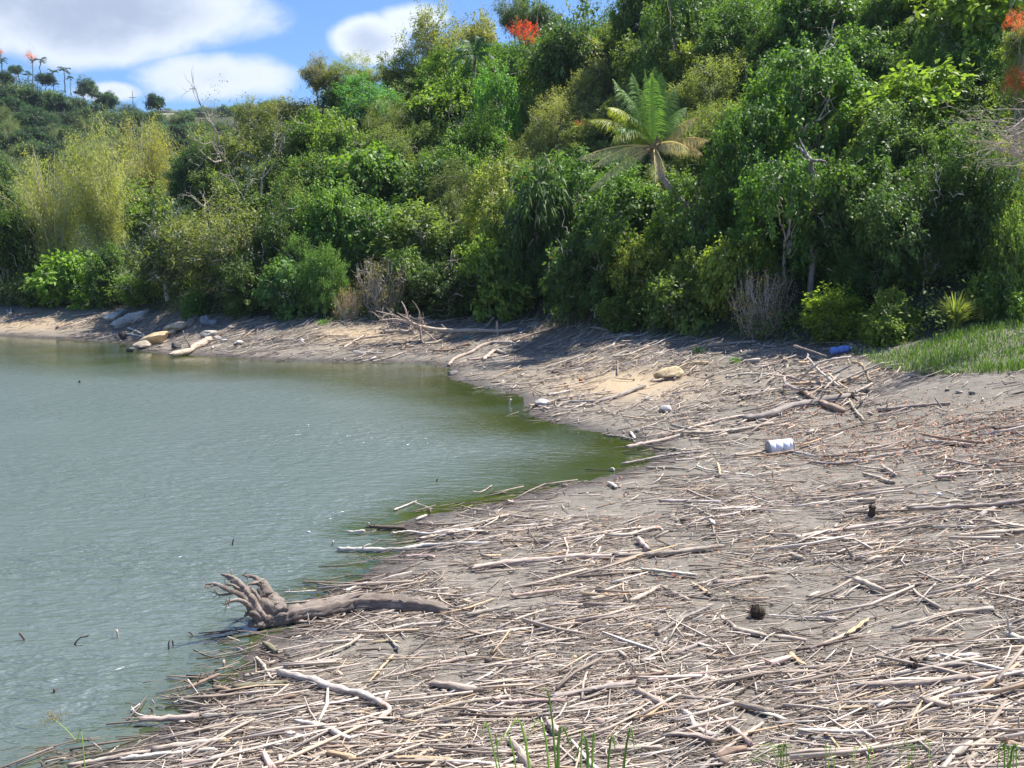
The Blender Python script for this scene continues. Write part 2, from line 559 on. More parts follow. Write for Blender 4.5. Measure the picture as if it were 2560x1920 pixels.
def build_water():
    ys = np.concatenate([np.linspace(-10, 4, 8), np.linspace(4.4, 30, 130), np.geomspace(30.4, 70, 50)])
    us = np.linspace(-2400, 2200, 240)
    Y, U = np.meshgrid(ys, us, indexing='ij')
    X = (U - 1280) / 2400 * np.maximum(Y, 6)
    s = -shore_dist(X, Y)
    # wind leaves the strip along the near beach and the tip of the bay smooth; the mask also tints in tree reflections
    calm_reflect = np.zeros_like(s)
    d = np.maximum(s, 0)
    calm_reflect = 1 - smooth(0.1, 1.0 + .9 * smooth(12, 20, Y) + 2.6 * smooth(16, 21, Y) + 6.5 * smooth(25, 38, Y), d + .5 * fbm(X * .6, Y * .9, 31))
    ny, nu = Y.shape
    i = np.arange(ny * nu).reshape(ny, nu)
    Q = np.stack([i[:-1, :-1], i[:-1, 1:], i[1:, 1:], i[1:, :-1]], -1).reshape(-1, 4)
    m, g = material('lake_water')
    v = g.n('ShaderNodeNewGeometry').outputs['Position']
    cm = g.attr('calm_reflect').outputs['Fac']
    dep = g.attr('depth').outputs['Fac']
    w1 = g.noise(g.n('ShaderNodeMapping', {0: v, 2: (0, 0, .25), 3: (2.2, 5.0, 1)}).outputs[0], 1.0, 3, .55, .4)
    w2 = g.noise(g.n('ShaderNodeMapping', {0: v, 2: (0, 0, -.2), 3: (6, 13, 1)}).outputs[0], 1.0, 2, .5)
    w3 = g.noise(g.n('ShaderNodeMapping', {0: v, 3: (.12, .3, 1)}).outputs[0], 1.0, 3, .6)       # gusts
    h = g.m('ADD', w1, g.m('MULTIPLY', w2, .35))
    st = g.m('MULTIPLY', g.m('SUBTRACT', 1.0, g.m('MULTIPLY', cm, .93)), g.smooth(w3, .3, .65, .55, 1.0))
    b = g.n('ShaderNodeBump', {'Height': h, 'Strength': st, 'Distance': .11}).outputs[0]
    c = g.mix(g.m('SUBTRACT', 1.0, cm), (.04, .055, .008), (.072, .1, .082))  # tree reflection inshore and grey sky sheen offshore painted into the base colour
    n = g.noise(v, .35, 4)
    c = g.mix(g.m('MULTIPLY', g.smooth(n, .4, .7), .5), c, (.085, .115, .1))
    rg = g.m('SUBTRACT', .3, g.m('MULTIPLY', cm, .25))
    p = g.n('ShaderNodeBsdfPrincipled', {'Base Color': c, 'Roughness': rg, 'IOR': 1.75, 'Specular IOR Level': 1.0, 'Normal': b}).outputs[0]
    finish(g, p)
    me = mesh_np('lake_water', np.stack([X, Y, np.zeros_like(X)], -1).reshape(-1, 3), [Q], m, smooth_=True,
                 attrs={'calm_reflect': calm_reflect.ravel(), 'depth': d.ravel()})
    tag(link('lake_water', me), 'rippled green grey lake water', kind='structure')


build_ground()
build_water()


def build_haze():
    """the air between the hills, one even volume round the scene"""
    mb = MB()
    x0, x1, y0, y1, z0, z1 = -420, 420, -45, 760, -3.2, 150
    V = np.array([(x, y, z) for z in (z0, z1) for x, y in ((x0, y0), (x1, y0), (x1, y1), (x0, y1))], float)
    mb.add(V, [np.array([(0, 3, 2, 1), (4, 5, 6, 7), (0, 1, 5, 4), (1, 2, 6, 5), (2, 3, 7, 6), (3, 0, 4, 7)])])
    m, g = material('haze')
    vol = g.n('ShaderNodeVolumePrincipled', {'Color': (.72, .84, 1, 1), 'Density': HAZE, 'Anisotropy': .2}).outputs[0]
    g.n('ShaderNodeOutputMaterial', {'Volume': vol})
    tag(link('haze', mb.mesh('haze', m, False)), 'thin bluish haze in the air', kind='stuff')


HAZE = 0.00013
build_haze()


# ---------------------------------------------------------------- vegetation prototypes (unit crowns, about 1 in radius)
def rdir(rng, n):
    return norm(rng.normal(size=(n, 3)))


def leaves(rng, C, O, k, cr, L, W, droop=.3, up=.6, spread=.9, tint=None, tvar=.5):
    """k leaves round each clump centre C, facing along O"""
    m = len(C)
    p = (C[:, None] + rng.normal(size=(m, k, 3)) * cr * .72 + (O[:, None] + np.array([0, 0, .25])) * (cr * rng.uniform(-.6, 2.6, (m, k)))[..., None]).reshape(-1, 3)
    o = np.repeat(O, k, 0)
    d = norm(o * .7 + rng.normal(size=p.shape) * spread * .6 + np.array([0, 0, -droop]))
    nn = np.array([0, 0, up]) + o * .5 + rng.normal(size=p.shape) * .45
    sd_ = norm(np.cross(d, nn))
    n2 = np.cross(sd_, d)
    l = (L * rng.uniform(.6, 1.3, (len(p), 1)))
    w = l * (W / L) * .5
    a = p
    b = p + d * l * .45 + sd_ * w + n2 * l * .06
    c = p + d * l - np.array([0, 0, 1]) * l * .15
    e = p + d * l * .45 - sd_ * w + n2 * l * .06
    V = np.stack([a, b, c, e], 1).reshape(-1, 3)
    Q = np.arange(len(V)).reshape(-1, 4)
    ct = rng.uniform(0, 1, m) if tint is None else tint
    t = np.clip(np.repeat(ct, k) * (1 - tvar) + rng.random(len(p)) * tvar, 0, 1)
    return V, Q, t


def crown_points(rng, nl, nclump, lobe=(.32, .55), zlo=-.45, flat=1.0, jitter=.1):
    """clump centres on a heap of lobes; returns centres, outward directions, lobe centres"""
    lc = rdir(rng, nl) * rng.uniform(.3, .8, (nl, 1)) * np.array([1, 1, rng.uniform(.85, 1.1)])
    lc[:, 2] = lc[:, 2] * flat
    lr = rng.uniform(*lobe, nl)
    C, O = [], []
    tries = 0
    while sum(map(len, C)) < nclump and tries < 60:
        tries += 1
        j = rng.integers(0, nl, nclump)
        d = rdir(rng, nclump)
        ok = d[:, 2] > zlo - .3 * rng.random(nclump)
        p = lc[j] + d * (lr[j] * rng.uniform(.72, 1.06, nclump))[:, None]
        dist = np.linalg.norm(p[:, None] - lc[None], axis=2) / lr[None]
        ok &= (dist > .68).all(1)
        C.append(p[ok])
        O.append(d[ok])
    C, O = np.vstack(C)[:nclump], np.vstack(O)[:nclump]
    push = np.where(rng.random(len(C)) < .16, rng.uniform(.05, .24, len(C)), 0)      # sprigs that stand out
    return C + O * push[:, None] + rng.normal(size=C.shape) * jitter * .5, O, lc


def curve(rng, a, b, n=6, wob=.08):
    t = np.linspace(0, 1, n)[:, None]
    p = np.asarray(a) * (1 - t) + np.asarray(b) * t
    return p + rng.normal(size=p.shape) * wob * np.sin(t * math.pi)


def trunk_mesh(name, rng, lc, mat, r=.07, zbot=-2.6, pale=False, twigs=0):
    mb = MB()
    top = np.array([rng.normal() * .08, rng.normal() * .08, -.25])
    mb.tube(curve(rng, (0, 0, zbot), top, 7, .05), np.linspace(r * 1.3, r * .75, 7), 7, rough=.2, rng=rng)
    for c in lc:
        e = c * 1.05
        mb.tube(curve(rng, top + (0, 0, -rng.uniform(0, .3)), e, 6, .07), np.linspace(r * .55, r * .12, 6), 5)
        for _ in range(twigs):
            f = e * rng.uniform(.5, 1)
            mb.tube(curve(rng, f, f + rdir(rng, 1)[0] * rng.uniform(.2, .5) + (0, 0, .1), 4, .04), np.linspace(r * .16, r * .05, 4), 4)
        for _ in range(2 if twigs else 0):
            a_ = rdir(rng, 1)[0] * rng.uniform(.6, .95)
            mb.tube(curve(rng, a_, a_ + rdir(rng, 1)[0] * rng.uniform(.15, .5) + (0, 0, .12), 5, .05), np.linspace(r * .17, r * .05, 5), 4)
    return mb.mesh(name, mat)


PROTO = {}


def proto(kind, crown, stem):
    PROTO.setdefault(kind, []).append((crown, stem))


def build_protos():
    rng = np.random.default_rng(7)
    spec = {  # lobes, clumps, leaves, clump radius, leaf length, width, droop, lobe size
        'dense': (17, 620, 36, .065, .07, .036, .25, (.16, .42), -.6),
        'broad': (16, 470, 30, .075, .09, .055, .45, (.16, .42), -.6),
        'airy': (16, 330, 26, .065, .075, .034, .2, (.14, .36), -.4),
        'droop': (15, 460, 30, .07, .14, .028, .9, (.18, .42), -.6),
        'bush': (14, 420, 22, .085, .12, .062, .5, (.2, .44), -.5),
        'fine': (18, 760, 32, .055, .045, .02, .15, (.16, .4), -.5),
    }
    for kind, (nl, nc, k, cr, L, W, dr, lob, zl) in spec.items():
        for v, q_ in enumerate((.78, 1.0, 1.3)):
            C, O, lc = crown_points(rng, nl, int(nc / q_ ** .7), lob, zl)
            V, Q, t = leaves(rng, C, O, int(k / q_ ** .8), cr, L * q_, W * q_, dr)
            # a thinner fill inside, so the crown is not hollow
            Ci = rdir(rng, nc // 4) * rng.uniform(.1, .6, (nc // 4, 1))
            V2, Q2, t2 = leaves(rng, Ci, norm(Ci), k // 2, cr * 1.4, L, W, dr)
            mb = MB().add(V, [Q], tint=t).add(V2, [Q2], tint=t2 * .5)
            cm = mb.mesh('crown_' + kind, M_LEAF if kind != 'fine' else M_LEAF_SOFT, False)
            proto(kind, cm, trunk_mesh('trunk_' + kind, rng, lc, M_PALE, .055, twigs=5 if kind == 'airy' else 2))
    # vine-draped mass: hanging curtains of leaves, ledge over ledge
    for v in range(3):
        C, O = [], []
        for j in range(120):
            a = rng.uniform(0, 2 * math.pi)
            rr = rng.uniform(.55, .95)
            z0 = rng.uniform(-.7, 1.0)
            rr *= math.sqrt(max(.15, 1 - max(z0, -.2) ** 2 * .8))
            n = rng.integers(2, 7)
            for q in range(n):
                C.append((math.cos(a) * rr * (1 + .04 * q), math.sin(a) * rr * (1 + .04 * q), z0 - q * .07))
                O.append((math.cos(a), math.sin(a), .5 - .12 * q))
        C, O = np.array(C) + rng.normal(size=(len(C), 3)) * .07, norm(np.array(O))
        ct = np.clip(rng.normal(.5, .22, len(C)), 0, 1)
        V, Q, t = leaves(rng, C, O, 30, .065, .075, .05, .5, tint=ct)
        proto('vine', MB().add(V, [Q], tint=t).mesh('crown_vine', M_LEAF, False), trunk_mesh('trunk_vine', rng, rdir(rng, 6) * .6, M_PALE, .06, twigs=2))
    # dry thicket: many thin stems, few brown leaves
    for v in range(2):
        mb = MB()
        for j in range(130):
            a = rng.uniform(0, 2 * math.pi)
            r0, r1 = rng.uniform(0, .5), rng.uniform(.3, 1)
            p0 = np.array([math.cos(a) * r0, math.sin(a) * r0, -1.1])
            p1 = np.array([math.cos(a) * r1, math.sin(a) * r1, rng.uniform(-.1, .95)])
            P = curve(rng, p0, p1, 6, .1)
            mb.tube(P, np.linspace(.012, .004, 6), 4, cap=False)
            for _ in range(3):
                f = P[rng.integers(2, 6)]
                mb.tube(curve(rng, f, f + rdir(rng, 1)[0] * rng.uniform(.1, .35), 4, .03), np.linspace(.006, .003, 4), 3, cap=False)
        C = rdir(rng, 170) * rng.uniform(.4, .95, (170, 1))
        V, Q, t = leaves(rng, C, norm(C), 16, .08, .07, .03, .4)
        proto('dry', MB().add(V, [Q], tint=t).mesh('crown_dry', M_LEAF, False), mb.mesh('stems_dry', M_PALE))
    # leafless tree
    for v in range(3):
        mb = MB()

        def grow(p, d, l, r, lev):
            e = p + d * l
            P = curve(rng, p, e, 5, .05 * l)
            mb.tube(P, np.linspace(r, r * .62, 5), 6 if lev < 2 else 4, cap=False)
            if lev >= 5:
                return
            for _ in range(rng.integers(2, 4)):
                nd = norm(d + rng.normal(size=3) * .55 + np.array([0, 0, .12]))
                grow(P[rng.integers(2, 5)] if rng.random() < .5 else e, nd, l * rng.uniform(.58, .82), r * .6, lev + 1)
        grow(np.array([0, 0, -1.6]), np.array([.05, 0, 1.0]), .95, .05, 0)
        C = rdir(rng, 40) * rng.uniform(.4, .95, (40, 1))
        V, Q, t = leaves(rng, C, norm(C), 12, .08, .05, .03, .3)
        proto('bare', MB().add(V, [Q], tint=t).mesh('crown_bare', M_LEAF, False), mb.mesh('branches_bare', M_PALE))
    # bamboo: arching canes with fine feathery leaf sprays
    for v in range(3):
        mb, C, O, CT_ = MB(), [], [], []
        for j in range(70):
            a = rng.uniform(0, 2 * math.pi)
            r1 = rng.uniform(.15, .95)
            h = rng.uniform(.3, 1.05) * (1.25 - .35 * r1)
            t = np.linspace(0, 1, 10)
            r = .12 * rng.random() + r1 * t ** 2.0
            z = -1.1 + (1.1 + h) * (t - .22 * r1 * t ** 4)
            P = np.stack([np.cos(a) * r, np.sin(a) * r, z], -1)
            mb.tube(P, np.linspace(.012, .003, 10), 5, cap=False)
            tc = np.clip(rng.normal(.55, .2), 0, 1)
            for q in range(11):
                f = rng.uniform(.3, 1.0)
                c = np.array([np.interp(f, t, P[:, i]) for i in range(3)])
                C.append(c + rng.normal(size=3) * .05)
                O.append((math.cos(a) * .7, math.sin(a) * .7, .2))
                CT_.append(np.clip(tc + rng.normal() * .12, 0, 1))
        C, O = np.array(C), norm(np.array(O))
        V, Q, t = leaves(rng, C, O, 30, .08, .055, .0095, .6, tint=np.array(CT_))
        proto('bamboo', MB().add(V, [Q], tint=t).mesh('foliage_bamboo', M_LEAF_SOFT, False), mb.mesh('canes_bamboo', M_PALE))
    # tussock of tall grass
    for v in range(2):
        mb = MB()
        for j in range(420):
            a, r1, h = rng.uniform(0, 6.28), rng.uniform(.25, 1.05), rng.uniform(.9, 1.9)
            t = np.linspace(0, 1, 6)
            r = .1 * rng.random() + r1 * t ** 1.8
            z = -1.0 + h * (t - .45 * r1 * t ** 3)
            P = np.stack([np.cos(a) * r, np.sin(a) * r, z], -1)
            s = np.array([-math.sin(a), math.cos(a), 0])
            w = (.017 * (1 - t ** 2) + .002)[:, None]
            V = np.stack([P - s * w, P + s * w], 1).reshape(-1, 3)
            i = np.arange(5) * 2
            mb.add(V, [np.stack([i, i + 1, i + 3, i + 2], -1)], tint=rng.random())
        proto('tussock', mb.mesh('blades_tussock', M_GRASS, False), None)
    # far palm
    for v in range(2):
        fm = MB()
        for j in range(15):
            a, el = j * 2.4 + rng.normal() * .2, rng.uniform(-.3, 1.0)
            frond_into(fm, rng, np.zeros(3), np.array([math.cos(a) * .6, math.sin(a) * .6, el * .7 + .1]), np.array([math.cos(a), math.sin(a), el * .6 - .25]), 22, .3, .035, .25)
        sm = MB().tube(curve(rng, (0, 0, -3.2), (0, 0, .05), 7, .08), np.linspace(.085, .06, 7), 7)
        proto('palm', fm.mesh('crown_palm', M_LEAF, False), sm.mesh('trunk_palm', M_BARK))
    # umbrella shaped blossoming tree: blossoms as their own mesh
    for v in range(2):
        C, O, lc = crown_points(rng, 14, 150, (.14, .3), -.1, .6)
        V, Q, t = leaves(rng, C, O, 16, .06, .055, .03, .1)
        proto('blossom', MB().add(V, [Q], tint=t).mesh('blossoms', M_LEAF, False), trunk_mesh('trunk_blossom', rng, lc, M_BARK, .05, twigs=3))


def frond_into(mb, rng, p0, p1, p2, n, ll, lw, hang, tint=None, stem=.02):
    """a feather frond along the quadratic curve p0, p1, p2; LL leaflet length, HANG how far the leaflets droop"""
    t = np.linspace(0, 1, n)[:, None]
    P = (1 - t) ** 2 * p0 + 2 * t * (1 - t) * p1 + t * t * p2
    T = norm(np.gradient(P, axis=0))
    S = norm(np.cross(T, np.array([0, 0, 1.0]) + 1e-3))
    mb.tube(P, np.linspace(stem, stem * .25, n), 5, cap=False, tint=.9)
    tt = t[:, 0]
    prof = np.clip(np.sin(np.pi * np.clip(tt * .93 + .1, 0, 1)) ** .6, .12, 1) * (tt > .1)
    for sgn in (-1, 1):
        for rep in range(2):
            base = P + T * (rep * .5 / n * np.linalg.norm(p2 - p0))
            l = (ll * prof * rng.uniform(.8, 1.15, n))[:, None]
            d = norm(S * sgn * (1 - .45 * hang) + T * .55 + np.array([0, 0, -hang]) + rng.normal(size=P.shape) * .1)
            tip = base + d * l + np.array([0, 0, -1]) * l * hang * .5
            mid = base + d * l * .5
            w = T * lw
            V = np.stack([base - w * .3, mid - w * .5, tip, mid + w * .5], 1).reshape(-1, 3)
            mb.add(V, [np.arange(len(V)).reshape(-1, 4)], tint=np.clip((rng.random() * .3 + .35 if tint is None else tint) + rng.normal(size=n) * .12, 0, .95))


build_protos()
RNG = np.random.default_rng(11)
NAMES = {'dense': 'broadleaf_tree', 'broad': 'broadleaf_tree', 'airy': 'open_crowned_tree', 'droop': 'drooping_leaf_tree', 'bush': 'shrub', 'fine': 'fine_leaved_tree',
         'vine': 'vine_covered_tree', 'dry': 'dry_thicket', 'bare': 'leafless_tree', 'bamboo': 'bamboo_clump', 'tussock': 'grass_tussock', 'palm': 'palm_tree', 'blossom': 'flowering_tree'}
CATS = {'bush': 'shrub', 'dry': 'thicket', 'bamboo': 'bamboo', 'tussock': 'grass', 'palm': 'palm'}
PARTS = {'bush': ('foliage', 'stem'), 'dry': ('foliage', 'stem'), 'bare': ('foliage', 'trunk'), 'bamboo': ('foliage', 'cane'), 'blossom': ('blossom', 'trunk')}
PLANTED = []            # (u, v, ru, rv, label words) of what stands, for the labels of its neighbours


def base_depth(u, vb, rpx, far=False):
    """depth at which the ground meets photo row vb in column u, from the edge of the wood back to the ridge"""
    a, _ = ray(u, 700)
    ug = float(np.clip(1280 + 2400 * a, -880, 3180))
    db = float(np.interp(ug, TU, TD))
    D = np.linspace(100, 250, 300) if far else np.linspace(db, db + float(np.interp(ug, TU, TR)), 200)
    z = terrain(a * D, D)
    pv = pix(a * D, D, z)[1]
    if far:
        i = np.argmin(pv) if pv.min() > vb else np.nonzero(pv <= vb)[0][0]
        return float(D[i])
    if pv[0] <= vb + 1:
        return db
    hit = np.nonzero(pv <= vb)[0]
    return float(D[hit[0]] if len(hit) else D[-1])


def plant(kind, u, v, ru, rv, color, label, D=None, far=False, group=None, name=None, trunk_col=None, rot=None, drop=1.25, variant=None, depth_add=0.0):
    """a tree or bush whose crown centre stands on the sight line (u, v) of the photo with half size (ru, rv) in photo pixels"""
    if D is None:
        D = base_depth(u, v + rv * drop, ru, far)
        if not far and kind not in ('tussock',):
            D = D + ru * D / F * .55
    D += depth_add
    c = at(u, v, D)
    rx, rz = ru * D / F, rv * D / F
    raw = color
    if not far and kind not in ('blossom', 'bamboo', 'dry', 'tussock'):
        color = tuple(.74 * q + .26 * w_ for q, w_ in zip(color, (.085, .135, .034)))
    lum = .3 * color[0] + .6 * color[1] + .1 * color[2]
    if kind not in ('blossom', 'bamboo', 'dry'):
        color = tuple((.88 * q + .12 * lum) * w_ for q, w_ in zip(color, (.95, 1.0, 1.05) if far else (1.42, 1.4, 1.2)))
    gz = float(terrain(c[0], c[1]))
    base = np.array([c[0], c[1], gz - .05])
    t = thing(name or NAMES[kind], base, label, CATS.get(kind, 'tree'), group)
    ps = PROTO[kind]
    crown, stem = ps[RNG.integers(len(ps)) if variant is None else variant]
    pn = PARTS.get(kind, ('crown', 'trunk'))
    ang = RNG.uniform(0, 2 * math.pi) if rot is None else rot
    k = RNG.uniform(.88, 1.14, 3)
    tip = RNG.normal(size=2) * .28
    for nm, me, col in ((pn[0], crown, color), (pn[1], stem, trunk_col or (.7, .64, .56))):
        if me is None:
            continue
        o = link(nm, me, t, Vector(c - base), col)
        o.scale = (rx * k[0], rx * k[1], rz)
        o.rotation_euler = (0, 0, ang)
        if kind in ('dense', 'broad', 'airy', 'fine', 'bush') and nm in ('crown', 'foliage') and not far:
            o.scale = (rx * k[0] * 1.1, rx * k[1] * 1.1, rz * 1.24)
            o.rotation_euler = (tip[0], tip[1], ang)
        if nm in ('trunk', 'stem', 'cane') and kind not in ('dry', 'bare', 'bamboo', 'palm') and c[2] - rz * 2.6 > gz:
            o.scale = (rx * k[0], rx * k[1], (c[2] - gz + .3) / 2.6)
    PLANTED.append((u, v, ru, rv, label, t, raw))
    return t


G_MID, G_BRIGHT, G_YEL, G_DARK, G_OLIVE, G_GREY, G_EMER, G_BLUE, G_BAM, G_BROWN, G_PALE = (
    (.075, .135, .025), (.115, .215, .028), (.2, .23, .04), (.03, .07, .018), (.125, .14, .045), (.1, .12, .055), (.05, .16, .05), (.035, .085, .04), (.3, .315, .11), (.23, .16, .085), (.26, .26, .12))
RED, ORANGE = (.62, .075, .03), (.7, .26, .11)

